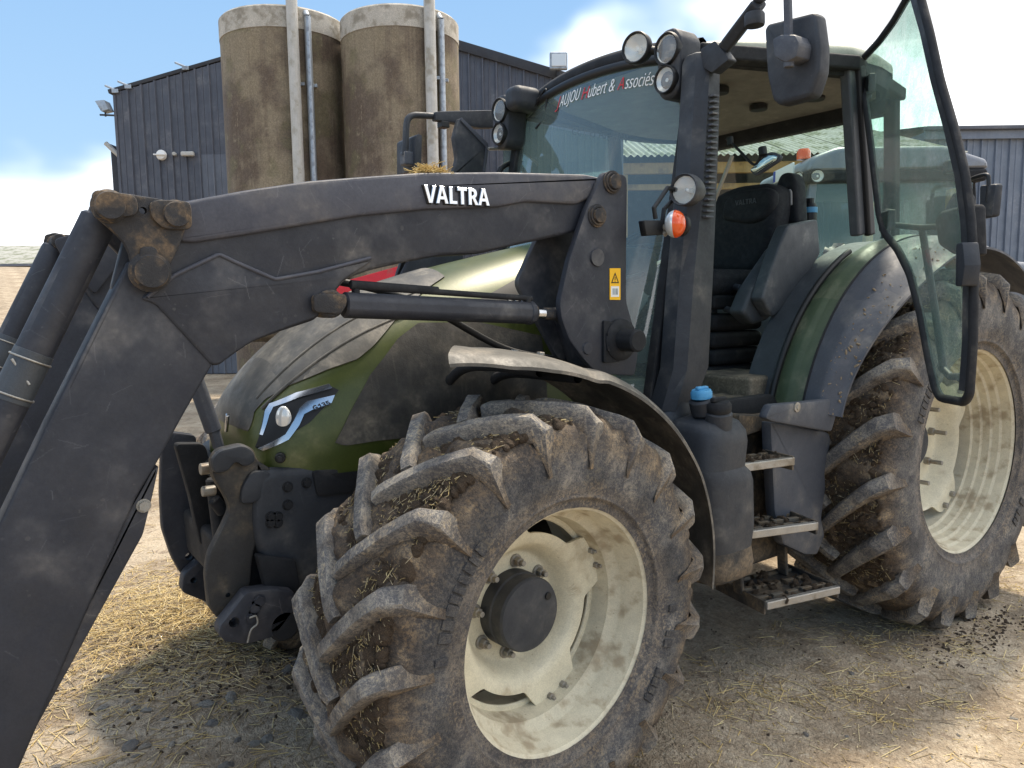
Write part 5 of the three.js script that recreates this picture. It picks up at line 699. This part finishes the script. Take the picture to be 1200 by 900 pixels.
for (const sd of [1, -1]) {
  const C = grp('lamp_cluster', T); const Q = [[.897,2.534],[.889,2.42]]; const z = 0.56 * sd, z2 = z; const m = (g) => g;
  obj('cluster_housing', [plateX([[z - 0.062, Q[0][1] + 0.03], [z - 0.03, Q[0][1] + 0.075], [z + 0.03, Q[0][1] + 0.075], [z + 0.062, Q[0][1] + 0.03], [z + 0.052, Q[1][1] - 0.04], [z + 0.025, Q[1][1] - 0.07], [z - 0.025, Q[1][1] - 0.07], [z - 0.052, Q[1][1] - 0.04]], Q[0][0] + 0.005, Q[0][0] + 0.13, { r: 0.02, bevel: 0.015, seg: 3 })], M.plastic, C);
  lampRound(C, [Q[0][0] - 0.004, Q[0][1], z], 0.053, 0.07, M.black); lampRound(C, [Q[1][0] - 0.004, Q[1][1], z], 0.046, 0.06, M.black);
  if (sd < 0) { obj('lamp_hood', [box(Q[0][0] - 0.02, Q[0][0] + 0.15, Q[0][1] - 0.02, Q[0][1] + 0.095, z + 0.055, z + 0.17, 0.04, 3)], M.plastic, C); obj('lamp_cable', pipe([[Q[0][0] + 0.1, Q[0][1], z + 0.16], [Q[0][0] + 0.1, Q[0][1] + 0.06, z + 0.25], [Q[0][0] + 0.1, Q[0][1] - 0.06, z + 0.24], [Q[0][0] + 0.08, Q[1][1], z + 0.19]], 0.005), M.black, C); }
}
{ const q = [[.849,2.563]][0]; lampRound(T, [q[0], q[1], 0.44], 0.053, 0.07, M.black, [-1, 0.02, 0.25], M.lens); obj('lamp_bracket', rod([q[0] + 0.03, q[1] - 0.01, 0.47], [0.94, q[1] - 0.03, 0.53], 0.016), M.black, T);
  const w = [[.787,1.976]][0]; lampRound(T, [w[0] - 0.01, w[1], 0.76], 0.050, 0.095, M.plastic, [-1, 0, 0.18]);
  const i = [[.735,1.853]][0]; const I = grp('indicator', T); const hs = (a) => { const g = new THREE.SphereGeometry(0.052, 28, 16, a, Math.PI); g.scale(0.72, 0.95, 0.98); return g; }; const wl = hs(Math.PI * 1.5), al = hs(Math.PI * 0.5); for (const g of [wl, al]) { g.rotateY(-1.05); g.translate(i[0], i[1], 0.76); } obj('amber_lens', al, M.amber, I); obj('clear_lens', wl, M.lens, I); obj('base', rod([i[0] + 0.03, i[1], 0.745], [i[0] + 0.055, i[1], 0.74], 0.042), M.black, I);
  obj('lamp_holder', [plate([[.609,1.863],[.756,1.87],[.757,1.821],[.622,1.81]], 0.70, 0.73, { r: 0.006 }), ...bent([...[[.677,1.872,.72],[.668,1.91,.72],[.737,1.984,.72],[.782,1.981,.72]]], 0.008), ...bent([...[[.733,1.871,.7],[.741,1.911,.7],[.795,1.954,.7]]], 0.008)], M.black, T); for (const [x, y] of [[.715,1.843],[.715,1.822]]) obj('holder_bolt', bolt(x, y, 0.73, 0.009, 0.008), M.steelBright, T);
}
// ---------------------------------------------------------------- mirrors
{ const m = grp('side_mirror', T); m.userData.label = 'large dark left side mirror hanging from its arm';
  obj('mirror_shell', plateX([[1.014,2.471],[1.027,2.487],[1.196,2.473],[1.208,2.46],[1.226,2.361],[1.225,2.287],[1.201,2.223],[1.183,2.216],[1.08,2.214],[1.053,2.236],[1.028,2.321]], 0.87, 0.935, { r: 0.014, bevel: 0.018, seg: 4 }), M.plastic, m); obj('mirror_face', plateX([[1.031,2.461],[1.193,2.456],[1.208,2.365],[1.205,2.292],[1.186,2.237],[1.076,2.237],[1.045,2.317]], 0.932, 0.938, { r: 0.01, bevel: 0.001 }), M.mirror, m);
  obj('mirror_mount', [plateX([[1.1,2.406],[1.128,2.411],[1.183,2.396],[1.199,2.366],[1.191,2.327],[1.149,2.32],[1.108,2.349]], 0.80, 0.874, { r: 0.008, bevel: 0.008 }), rod([[.82,2.341,1.152]][0], [[.82,2.308,1.15]][0], 0.016)], M.plasticGrey, m);
  const s0 = [[.83,2.402,1.14]][0], s1 = [[.83,2.634,1.127]][0]; obj('stem', [rod(s0, s1, 0.0135), rod(s1, [[.88,2.624,.999]][0], 0.014)], M.plasticGrey, m);
  const a0 = [[.98,2.465,.725]][0], a1 = [[.9,2.576,.976]][0], a2 = [[.88,2.624,.999]][0]; obj('arm', [beam(a0, a1, 0.055, 0.045), beam(a1, a2, 0.04, 0.04), plateX([[.694,2.504],[.764,2.516],[.827,2.434],[.751,2.405],[.711,2.433]], 0.93, 0.98, { r: 0.01 })], M.plastic, m); obj('knob', latheTo([[0, 0], [0.032, 0], [0.034, 0.006], [0.034, 0.036], [0.03, 0.042], [0, 0.042]], [[.9,2.504,.957]][0], [[.9,2.543,.956]][0]), M.plastic, m);
}
{ const m = grp('side_mirror', T); m.userData.label = 'slim right side mirror on a bent tube'; obj('arm', [plate([[.617,2.523],[.681,2.535],[.966,2.576],[.964,2.485],[.873,2.474],[.69,2.482],[.616,2.482]], -0.75, -0.71, { r: 0.006, bevel: 0.006 })], M.plastic, m); obj('tube', pipe([...[[.643,2.509,-.74],[.56,2.503,-.74],[.508,2.497,-.74],[.479,2.477,-.74],[.468,2.439,-.74],[.462,2.37,-.74],[.455,2.3,-.74]]], 0.016, 60), M.plastic, m); obj('mirror_shell', [plate([[.49,2.23],[.495,2.389],[.514,2.404],[.533,2.398],[.523,2.233]], -0.90, -0.70, { r: 0.006 })], M.plastic, m); obj('mirror_mount', box(...(() => { const q = [[.444,2.254],[.502,2.321]]; return [q[0][0], q[1][0], q[0][1], q[1][1]]; })(), -0.78, -0.72, 0.01), M.plasticGrey, m); obj('tube_clamp', box(...(() => { const q = [[.646,2.452],[.691,2.482]]; return [q[0][0], q[1][0], q[0][1], q[1][1]]; })(), -0.75, -0.7, 0.004), M.black, m); }
{ const m = grp('wide_mirror', T); obj('mirror_shell', plate([[.723,2.495],[.743,2.494],[.89,2.385],[.9,2.373],[.876,2.238],[.676,2.209],[.708,2.299],[.691,2.401]], -0.70, -0.66, { r: 0.012, bevel: 0.01 }), M.plastic, m); obj('mirror_rim', plate([[.732,2.499],[.888,2.391],[.893,2.371],[.869,2.236],[.854,2.235],[.877,2.369],[.727,2.482]], -0.672, -0.652, { r: 0.003, bevel: 0.002 }), M.plasticGrey, m); obj('bracket', pipe([...[[.909,2.22,-.6],[.936,2.265,-.6],[1.001,2.296,-.6],[1.067,2.302,-.6]]], 0.014), M.black, m); }
obj('grab_rail', rod([[.854,2.35,-.6]][0], [[1.068,2.372,-.6]][0], 0.008), M.steelBright, T);
// ---------------------------------------------------------------- steps, tank, side panel
obj('side_panel', plate([[1.264,1.088],[1.686,.994],[1.701,.954],[1.663,.822],[1.673,.756],[1.648,.618],[1.679,.534],[1.624,.456],[1.534,.475],[1.372,.554],[1.307,.705],[1.281,.924]], 0.75, 0.80, { r: 0.015, bevel: 0.010 }), M.plasticGrey, T); obj('fuel_tank', plate([[1.0, 0.42], [1.75, 0.42], [1.75, 1.02], [1.0, 1.02]], 0.30, 0.66, { r: 0.06, bevel: 0.03, seg: 3 }), M.dirty, T); obj('sill_panel', plate([[1.14,1.121],[1.359,1.092],[1.818,1.085],[1.798,.969],[1.36,1.048],[1.154,1.029]], 0.62, 0.74, { r: 0.01 }), M.dirty, T);
obj('step_tower', [plate([[0.90, 0.30], [1.02, 0.30], [1.02, 1.05], [0.90, 1.05]], 0.35, 0.62, { r: 0.02 })], M.dirty, T);
function step(corners, y, depth, name) {
  const [a, b] = corners, dx = b[0] - a[0], dz = b[1] - a[1], L = Math.hypot(dx, dz); const S = grp(name, T, [a[0], y, a[1]]); S.rotation.y = -Math.atan2(dz, dx);
  obj('nosing', box(0, L, -0.028, 0.004, -0.012, 0.012, 0.004), M.steelBright, S); obj('tray', [box(0.002, L - 0.002, -0.022, -0.014, -depth, -0.012, 0.003)], M.dirty, S);
  const nx = 5, nz = 3; for (let i = 0; i < nx; i++) for (let j = 0; j < nz; j++) { const x = (i + 0.5) / nx * L, z = -depth * (j + 0.6) / nz; obj('tread_tooth', box(x - L / nx * 0.36, x + L / nx * 0.36, -0.016, -0.001, z - 0.012, z + 0.008, 0.003, 1), M.steelMud, S); }
  obj('step_side', [box(-0.006, 0.004, -0.05, 0.006, -depth, 0.0, 0.002)], M.dirty, S); obj('step_side', [box(L - 0.004, L + 0.006, -0.05, 0.006, -depth, 0.0, 0.002)], M.dirty, S);
  const r = rng(y * 1000 | 0); scatter('mud', clump(y * 50), M.mud, 60, S, (d) => { const s = 0.006 + 0.016 * r() * r(); d.position.set(r() * L, -0.008, -depth * r()); d.rotation.set(r() * 6, r() * 6, r() * 6); d.scale.set(s * 1.5, s * 0.6, s); }); return S;
}
M.steelMud = std(worn(0x6d675c, 0x6e5a42, 0.5, { edge: 0.2 }), 0.25, { metal: 0.3, rough: ROUGH_B });
step([[.945,.872],[1.232,.927]], 0.965, 0.15, 'step'); step([[1.018,.845],[1.371,.95]], 0.685, 0.18, 'step'); step([[1.163,.868],[1.548,.947]], 0.375, 0.30, 'step');
obj('step_hanger', beam([1.19, 0.36, 0.72], [1.10, 0.98, 0.72], 0.02, 0.05), M.dirty, T); obj('step_hanger', beam([1.52, 0.36, 0.70], [1.46, 0.70, 0.72], 0.02, 0.05), M.dirty, T);
{ const D = grp('fluid_tank', T); D.userData.label = 'dark plastic fluid tank with blue cap beside the steps';
  const rt = [[.956,1.155],[.996,1.131],[1.023,1.095],[1.029,1.055],[1.016,.963],[1.043,.936],[1.054,.904],[1.065,.728],[1.057,.651],[1.069,.589],[1.065,.545],[1.035,.524]]; const rw = [0.05, 0.105, 0.125, 0.13, 0.13, 0.142, 0.145, 0.145, 0.138, 0.142, 0.138, 0.11];
  const cxT = rt[3][0] - 0.13; const sup = (k, col) => { const [x, y] = rt[k]; return [x, y, rw[k]]; };
  const loftT = (k0, k1) => gridGeo(56, k1 - k0, (u, v) => { const k = Math.round(mix(k0, k1, v)), [xr, y] = rt[k], w = rw[k], a = -u * Math.PI * 2, c = Math.cos(a), q = Math.sin(a), e = 0.62; return [xr - w + w * Math.sign(c) * Math.pow(Math.abs(c), e), y + 0.0, 0.785 + (w - 0.005) * Math.sign(q) * Math.pow(Math.abs(q), e)]; });
  obj('tank_upper', loftT(0, 4), M.plastic, D); obj('tank_lower', loftT(4, 8), M.plastic, D); obj('tank_foot', loftT(8, 11), M.dirty, D);
  const bc = [[.843,1.221,.8]][0], kc = [[.867,1.187,.86]][0]; obj('blue_cap', [latheTo([[0, 0], [0.040, 0], [0.040, 0.022], [0.034, 0.032], [0, 0.034]], bc, [bc[0] - 0.1, bc[1] + 1, bc[2]], 14), box(bc[0] - 0.03, bc[0] + 0.03, bc[1] + 0.03, bc[1] + 0.044, bc[2] - 0.009, bc[2] + 0.009)], M.blueCap, D); obj('neck', [rod([bc[0] + 0.02, bc[1] - 0.06, bc[2]], bc, 0.05)], M.plastic, D);
  obj('black_cap', [latheTo([[0, 0], [0.042, 0], [0.046, 0.006], [0.046, 0.03], [0.038, 0.042], [0, 0.044]], [kc[0], kc[1] - 0.015, kc[2]], [kc[0] - 0.15, kc[1] + 1, kc[2] + 0.1], 16), box(kc[0] - 0.042, kc[0] + 0.034, kc[1] + 0.024, kc[1] + 0.042, kc[2] - 0.008, kc[2] + 0.012)], M.plasticDark, D); obj('neck', rod([kc[0] + 0.01, kc[1] - 0.08, kc[2] - 0.01], [kc[0], kc[1] - 0.01, kc[2]], 0.05), M.plastic, D);
}
// ---------------------------------------------------------------- open door, hinged at the rear
{
  const D = grp('cab_door', T, [1.9, 0, 0.78]); D.rotation.y = -130 * D2R; D.userData.label = 'open tinted glass cab door with dark frame and handle box';
  const out = [[-.063,2.615],[.14,2.635],[.28,2.665],[.419,2.718],[.491,2.708],[.604,2.509],[.699,2.322],[.811,2.141],[.9,1.974],[.953,1.819],[.985,1.655],[1.002,1.439],[.998,1.269],[.969,1.24],[.808,1.233],[.768,1.261],[.707,1.362],[.623,1.528],[.524,1.671],[.409,1.767],[.27,1.845],[.21,1.927],[.064,2.302]];
  const bow = (s, y) => 0.05 * Math.sin(clamp((y - 1.15) / 1.4) * Math.PI); 
  const shp = roundPoly(out, 0.03); const pts = shp.getPoints(5); const tri = THREE.ShapeUtils.triangulateShape(pts, []); const gp = []; for (const t of tri) for (const i of t) gp.push(pts[i].x, pts[i].y, -bow(pts[i].x, pts[i].y) * 0); const gg = new THREE.BufferGeometry(); gg.setAttribute('position', new THREE.Float32BufferAttribute(gp, 3)); gg.computeVertexNormals(); obj('glass', gg, M.doorGlass, D);
  const fr = (a, b, r) => pipe(pts.slice(0).map((q) => [q.x, q.y, 0]).slice(a, b), r, 160, 8, 0.1); const n = pts.length; obj('frame', [pipe([...pts.map((q) => [q.x, q.y, 0]), [pts[0].x, pts[0].y, 0]], 0.015, 400, 8, 0.1)], M.plasticDark, D);
  const edge = [[.47,2.704],[.576,2.533],[.679,2.334],[.794,2.144],[.883,1.976],[.937,1.82],[.969,1.656],[.986,1.438],[.981,1.278]]; obj('edge_band', slabGeo(40, 1, (u, v) => { const q = edgeAt(u); return [q[0] - 0.045 * v, q[1], 0.010]; }, (u, v) => { const q = edgeAt(u); return [q[0] - 0.045 * v, q[1], -0.010]; }), M.plastic, D);
  function edgeAt(u) { const t = u * (edge.length - 1), i = Math.min(edge.length - 2, Math.floor(t)), f = t - i; return [mix(edge[i][0], edge[i + 1][0], f) + 0.012, mix(edge[i][1], edge[i + 1][1], f)]; }
  const h1 = [[.179,1.885],[.507,1.841],[.809,1.824]], h2 = [[.507,1.837],[.635,1.544],[.723,1.326],[.776,1.304],[.917,1.316]]; obj('grab_bar', [...bent(h1.map(([s, y]) => [s, y, -0.045]), 0.012), ...bent(h2.map(([s, y]) => [s, y, -0.045]), 0.013)], M.black, D); { const e = [[.849,1.309],[.939,1.318]]; obj('bar_foot', rod([e[0][0], e[0][1], -0.045], [e[1][0], e[1][1], -0.02], 0.018), M.black, D); }
  obj('handle_box', plate([[.677,1.852],[.718,1.88],[.893,1.882],[.921,1.713],[.819,1.724],[.718,1.762]], -0.075, -0.008, { r: 0.015, bevel: 0.012, seg: 3 }), M.plasticDark, D); obj('latch_plate', plate([[.733,1.858],[.829,1.856],[.849,1.765],[.792,1.757],[.753,1.78]], -0.082, -0.072, { r: 0.006 }), M.steelMud, D); obj('latch', [plate([[.672,1.841],[.772,1.831],[.787,1.801],[.715,1.789],[.676,1.801]], -0.092, -0.080, { r: 0.006 }), plate([[.665,1.778],[.716,1.78],[.764,1.733],[.734,1.729]], -0.09, -0.07, { r: 0.004 })], M.black, D);
  obj('outer_handle', plate([[.965,1.751],[1.006,1.753],[1.028,1.68],[1.015,1.615],[.973,1.615]], 0.0, 0.05, { r: 0.01 }), M.plastic, D);
  for (const q of [...[[-.003,2.497],[.257,1.894]]]) obj('hinge', [box(q[0] - 0.05, q[0] + 0.05, q[1] - 0.04, q[1] + 0.04, -0.03, 0.0, 0.008), rod([q[0] - 0.04, q[1] - 0.05, -0.03], [q[0] - 0.04, q[1] + 0.05, -0.03], 0.016)], M.black, D);
}

// ---------------------------------------------------------------- things lying about on the tractor
function strawPile(n, seed, place, len = [0.03, 0.1], th = 0.0022) { const r = rng(seed), gs = []; for (let k = 0; k < n; k++) { const g = strawGeo.clone(); const L = mix(len[0], len[1], r() * r()); const m = new THREE.Matrix4().compose(place(r), new THREE.Quaternion().setFromEuler(new THREE.Euler((r() - 0.5) * 0.8, r() * 6.28, (r() - 0.5) * 0.9)), V(L, th, th)); g.applyMatrix4(m); gs.push(clean(g)); } return mergeGeometries(gs); }
M.strawA = new THREE.MeshStandardMaterial({ color: new THREE.Color().setRGB(0.52, 0.37, 0.13), roughness: 0.8 });
{ const [c] = [[-.12,1.992,.57]]; const m = obj('straw_tuft', strawPile(420, 5, (r) => { const a = r() * 6.28, q = Math.sqrt(r()); return V(c[0] + 0.055 * q * Math.cos(a) - 0.03, c[1] - 0.012 + 0.035 * (1 - q) * r(), c[2] + 0.035 * q * Math.sin(a)); }, [0.02, 0.06], 0.002), M.strawA, scene); tag(m, 'small golden tuft of straw on top of the loader arm', 'straw'); }
{ // work glove on the cab floor
  const [p] = [[2.634,1.25,-.293]]; const g = grp('work_glove', scene, [p[0], 1.237, p[2]]); g.rotation.y = 0.5; tag(g, 'blue and black work glove lying on the cab floor', 'glove');
  const cap = (a, b, r) => { const q = new THREE.CapsuleGeometry(r, V(...a).distanceTo(V(...b)), 4, 10); q.translate(0, V(...a).distanceTo(V(...b)) / 2, 0); return orient(q, V(...a), V(...b)); };
  const F = []; [[-0.036, 0.075], [-0.012, 0.088], [0.012, 0.084], [0.036, 0.066]].forEach(([z, L], k) => F.push(cap([0.05, 0.022, z], [0.05 + L * 0.6, 0.030 + 0.008 * (k % 2), z * 1.15], 0.011), cap([0.05 + L * 0.6, 0.030 + 0.008 * (k % 2), z * 1.15], [0.05 + L, 0.018, z * 1.25], 0.0105))); F.push(cap([0.0, 0.02, 0.045], [0.045, 0.026, 0.085], 0.012));
  const palm = new THREE.SphereGeometry(0.06, 20, 12); palm.scale(1.0, 0.36, 0.86); palm.translate(0.0, 0.022, 0); obj('fingers', F, M.gloveBlack = new THREE.MeshStandardMaterial({ color: 0x17181c, roughness: 0.9 }), g); obj('palm', palm, M.gloveBlue = std(worn(0x3d46a0, 0x23263c, 0.4, { edge: 0.12 }), 0.15, { rough: ROUGH_B }), g); obj('cuff', rod([-0.05, 0.022, 0], [-0.10, 0.022, 0], 0.036, { r2: 0.040 }), M.gloveBlue, g);
}
{ const [p] = [[2.3,1.925,.269]]; const b = grp('spray_can', scene, p); tag(b, 'dark can with blue collar standing behind the driver seat', 'can'); obj('body', latheTo([[0, 0], [0.034, 0], [0.036, 0.004], [0.036, 0.13], [0.028, 0.15], [0, 0.15]], [0, 0, 0], [0, 1, 0]), M.black, b); obj('collar', latheTo([[0.0365, 0.10], [0.038, 0.10], [0.038, 0.128], [0.0365, 0.128]], [0, 0, 0], [0, 1, 0]), M.blueCap, b); obj('cap', latheTo([[0, 0.148], [0.02, 0.15], [0.02, 0.175], [0, 0.178]], [0, 0, 0], [0, 1, 0]), M.black, b); }

// ---------------------------------------------------------------- second tractor standing beyond, facing the other way
{
  const P = site('parked_tractor', 8.0); P.position.x += 0.814 * 2.77; P.position.z += 0.581 * 2.77; P.rotation.y = YAW; tag(P, 'silver grey tractor parked beyond the cab, with number plate and orange beacon', 'tractor'); const q = (n, g, m, par = P) => obj(n, g, m, par);
  M.silver = std(worn(0x7b7e84, 0x74726d, 0.3, { scr: 0.08 }), 0.9, { roughness: 0.6, metal: 0.3 }); const Y = 2.72;
  q('roof_shell', [plate([[0.0, Y + 0.02], [0.05, Y + 0.16], [0.3, Y + 0.25], [1.3, Y + 0.25], [1.7, Y + 0.12], [1.72, Y + 0.03]], -0.75, 0.75, { r: 0.06, bevel: 0.05, seg: 4 })], M.silver); q('roof_base', box(0.0, 1.7, Y - 0.08, Y + 0.03, -0.76, 0.76, 0.03), M.plasticDark);
  for (const [x, z] of [[0.10, 0.68], [0.10, -0.68], [1.62, 0.62], [1.62, -0.62], [0.8, 0.72], [0.8, -0.72]]) q('pillar', beam([x + (x < 0.5 ? -0.12 : x > 1 ? 0.12 : 0), 1.35, z], [x, Y - 0.05, z * 0.98], 0.07, 0.07), x < 0.5 ? M.silver : M.plasticDark);
  q('side_window', gridGeo(4, 4, (u, v) => [mix(0.10, 0.78, u), mix(1.4, Y - 0.08, v), 0.70]), M.glass); q('side_window', gridGeo(4, 4, (u, v) => [mix(0.84, 1.60, u), mix(1.4, Y - 0.08, v), 0.69]), M.glass); q('rear_window', gridGeo(4, 4, (u, v) => [0.02 + 0.06 * v, mix(1.5, Y - 0.08, v), mix(-0.66, 0.66, u)]), M.glass);
  q('cab_floor', box(0.0, 1.7, 1.0, 1.4, -0.72, 0.72, 0.05), M.plasticDark); q('seat', [box(0.45, 0.60, 1.5, 2.05, -0.25, 0.25, 0.06, 3), box(0.55, 1.0, 1.5, 1.65, -0.25, 0.25, 0.06, 3)], M.fabric);
  q('number_plate', plateX([[-0.02, Y + 0.03], [0.52, Y + 0.03], [0.52, Y + 0.15], [-0.02, Y + 0.15]], -0.04, -0.022, { r: 0.01 }), M.white); q('plate_band', plateX([[-0.015, Y + 0.035], [0.04, Y + 0.035], [0.04, Y + 0.145], [-0.015, Y + 0.145]], -0.044, -0.039, { r: 0.004, bevel: 0.001 }), M.plateBlue = new THREE.MeshStandardMaterial({ color: 0x1d3f9a, roughness: 0.5 }));
  q('beacon', latheTo([[0, 0], [0.065, 0], [0.065, 0.07], [0.05, 0.10], [0, 0.105]], [0.10, Y + 0.19, 0.42], [0.10, 9, 0.42]), M.amber); lampRound(P, [-0.03, Y - 0.02, 0.64], 0.055, 0.06, M.black, [-1, 0, 0.5]); lampRound(P, [0.10, Y - 0.02, 0.78], 0.055, 0.06, M.black, [-0.3, 0, 1]);
  q('rear_mudguard', [plate([[-0.55, 1.2], [-0.35, 1.62], [0.1, 1.82], [0.75, 1.78], [0.8, 1.70], [0.1, 1.70], [-0.28, 1.52], [-0.45, 1.15]], 0.62, 1.05, { r: 0.05, bevel: 0.03 })], M.silver); q('rear_mudguard', [plate([[-0.55, 1.2], [-0.35, 1.62], [0.1, 1.82], [0.75, 1.78], [0.8, 1.70], [0.1, 1.70], [-0.28, 1.52], [-0.45, 1.15]], -1.05, -0.62, { r: 0.05, bevel: 0.03 })], M.silver);
  q('bonnet', [plate([[1.75, 1.15], [1.75, 1.95], [2.6, 1.88], [3.5, 1.70], [3.75, 1.45], [3.75, 1.1]], -0.40, 0.40, { r: 0.08, bevel: 0.07, seg: 4 })], M.silver); q('chassis', box(-0.2, 3.7, 0.6, 1.15, -0.3, 0.3, 0.05), M.plasticDark);
  for (const [x, z, k] of [[0.1, 0.85, 1], [0.1, -0.85, 1], [2.75, 0.82, 0], [2.75, -0.82, 0]]) { const w = grp(k ? 'rear_wheel' : 'front_wheel', P, [x, k ? 0.83 : 0.62, z]); w.rotation.y = Math.PI; const ty = obj('tyre', wheelTyres[k ? 'rear' : 'front'], M.rubber, w); obj('rim', (() => { const g = lathe([[0, 0.02], [k ? 0.4 : 0.28, 0.05], [k ? 0.48 : 0.35, 0.2], [k ? 0.51 : 0.385, 0.22]], 48); g.rotateX(Math.PI / 2 * (z > 0 ? -1 : 1)); return g; })(), M.creamDirt, w); }
  const m = grp('side_mirror', P); obj('mirror_tube', pipe([[1.45, Y - 0.10, 0.72], [1.46, Y - 0.08, 0.95], [1.47, Y - 0.08, 1.10], [1.47, Y - 0.13, 1.14], [1.47, Y - 0.32, 1.14]], 0.018, 40), M.black, m); obj('mirror_shell', plateX([[1.04, Y - 0.46], [1.24, Y - 0.46], [1.26, Y - 0.18], [1.02, Y - 0.16]], 1.46, 1.53, { r: 0.03, bevel: 0.02 }), M.plastic, m);
  q('exhaust_cover', plate([[1.28, 1.95], [1.30, Y - 0.35], [1.38, Y - 0.18], [1.50, Y - 0.22], [1.62, 1.95]], 0.74, 0.92, { r: 0.05, bevel: 0.03 }), M.plastic); q('work_light', [box(1.26, 1.42, Y - 0.02, Y + 0.10, 0.76, 0.88, 0.03)], M.plastic);
}
{ // red trailer behind the bonnet
  const D = 8.6, s = site('farm_trailer', D); s.rotation.y = YAW; tag(s, 'red farm trailer standing behind the bonnet and loader arm', 'trailer'); const E = [[-1.853,1.838],[-.987,2.034],[-2.885,1.124]]; const l0 = E[0][0] - 0.10, l1 = E[1][0] + 1.0, y1 = E[1][1];
  obj('side_board', plate([[l0, 1.45], [l1, 1.45], [l1, y1 + 0.02], [l0 + 0.9, y1], [l0 + 0.12, y1 - 0.20], [l0, y1 - 0.26]], -0.06, 0, { r: 0.03 }), M.red, s); obj('side_board', plate([[l0, 1.45], [l1, 1.45], [l1, y1 + 0.02], [l0 + 0.9, y1], [l0 + 0.12, y1 - 0.20], [l0, y1 - 0.26]], -1.8, -1.74, { r: 0.03 }), M.red, s); obj('floor', box(l0, l1, 1.36, 1.46, -1.8, 0, 0.01), M.plasticDark, s); obj('chassis', box(l0 + 0.1, l1, 1.16, 1.34, -1.2, -0.6, 0.02), M.red, s);
  for (const z of [-0.05, -1.7]) { const w = grp('wheel', s, [l0 + 0.9, 0.5, z]); obj('tyre', (() => { const g = lathe([[0.26, -0.13], [0.42, -0.15], [0.49, -0.11], [0.5, 0], [0.49, 0.11], [0.42, 0.15], [0.26, 0.13]], 40); g.rotateX(Math.PI / 2); return g; })(), M.plasticDark, w); obj('rim', (() => { const g = lathe([[0, 0.04], [0.2, 0.05], [0.26, 0.12]], 32); g.rotateX(Math.PI / 2); return g; })(), M.creamDirt, w); }
  obj('axle', rod([l0 + 0.9, 0.5, -1.7], [l0 + 0.9, 0.5, -0.05], 0.06), M.plasticDark, s); obj('axle_stand', box(l0 + 0.8, l0 + 1.0, 0.5, 1.2, -1.1, -0.7, 0.02), M.plasticDark, s); obj('drawbar', [rod([l1 - 0.2, 1.22, -0.9], [l1 + 1.2, 0.5, -0.9], 0.06), rod([l1 + 1.1, 0.5, -0.9], [l1 + 1.1, 0.0, -0.9], 0.05)], M.red, s);
}
// ---------------------------------------------------------------- straw, chaff and dung on the ground
{
  const r = rng(512); const gauss = () => (r() + r() + r() + r() - 2) * 1.0;
  const cols = [[0.60, 0.44, 0.18], [0.68, 0.54, 0.27], [0.48, 0.34, 0.13], [0.58, 0.47, 0.28], [0.34, 0.25, 0.13], [0.22, 0.16, 0.10]].map((c) => new THREE.Color().setRGB(...c));
  const N = 21000; const m = scatter('straw_litter', strawGeo, M.straw, N, scene, (d, k) => {
    let x, z, L, up = 0; const t = k / N;
    if (t < 0.40) { x = -0.48 + 0.62 * gauss(); z = -1.25 + 0.62 * gauss(); L = 0.03 + 0.12 * r() * r(); up = 0.055 * Math.exp(-Math.pow((x + 0.45) / 0.5, 2) - Math.pow((z + 1.2) / 0.5, 2)) * r(); }
    else if (t < 0.62) { x = -1.5 + 1.9 * r(); z = -2.4 + 3.4 * r(); L = 0.03 + 0.13 * r() * r(); }
    else if (t < 0.69) { x = -2 + 8 * r(); z = -6 + 5 * r(); L = 0.04 + 0.12 * r(); }
    else { const c = Math.floor(r() * 26), cx = 0.7 + 2.9 * hash3(c, 1, 2), cz = 0.75 + 1.15 * hash3(c, 3, 4); x = cx + 0.10 * gauss(); z = cz + 0.10 * gauss(); if (r() < 0.55) { x = 0.5 + 3.4 * r(); z = 0.5 + 1.6 * r(); } L = 0.006 + 0.11 * Math.pow(r(), 6); }
    d.position.set(x, groundH(x, z) + 0.003 + up, z); d.rotation.set(0, r() * 6.283, (r() - 0.5) * (0.12 + up * 4), 'YXZ'); d.scale.set(L, 0.0018 + 0.0012 * r(), 0.0022 + 0.0018 * r());
  }, () => cols[(r() * 6) | 0]); tag(m, 'loose yellow straw trodden into the yard', 'straw', null, 'stuff'); 
  const n2 = scatter('dung_crumbs', clump(77), M.dung = std(worn(0x4b3d30, 0x6b5743, 0.45), 0.2, { rough: ROUGH_B, bump: BUMP_C, bumpScale: 0.006 }), 1500, scene, (d, k) => {
    let x, z, s; if (k < 300) { x = 2.42 + 0.42 * gauss(); z = 1.13 + 0.12 * gauss(); s = 0.003 + 0.009 * r() * r(); } else if (k < 800) { x = -0.5 + 0.45 * gauss(); z = -0.7 + 0.4 * gauss(); s = 0.003 + 0.009 * r() * r(); } else { x = -1.4 + 5.2 * r(); z = -0.8 + 3.0 * r(); s = 0.002 + 0.006 * r() * r(); }
    d.position.set(x, groundH(x, z) + s * 0.1, z); d.rotation.set(r() * 6, r() * 6, r() * 6); d.scale.set(s * 1.3, s * 0.7, s);
  }); tag(n2, 'dark crumbs of dung and mud on the yard', 'dung', null, 'stuff');
}
renderer.render(scene, camera);
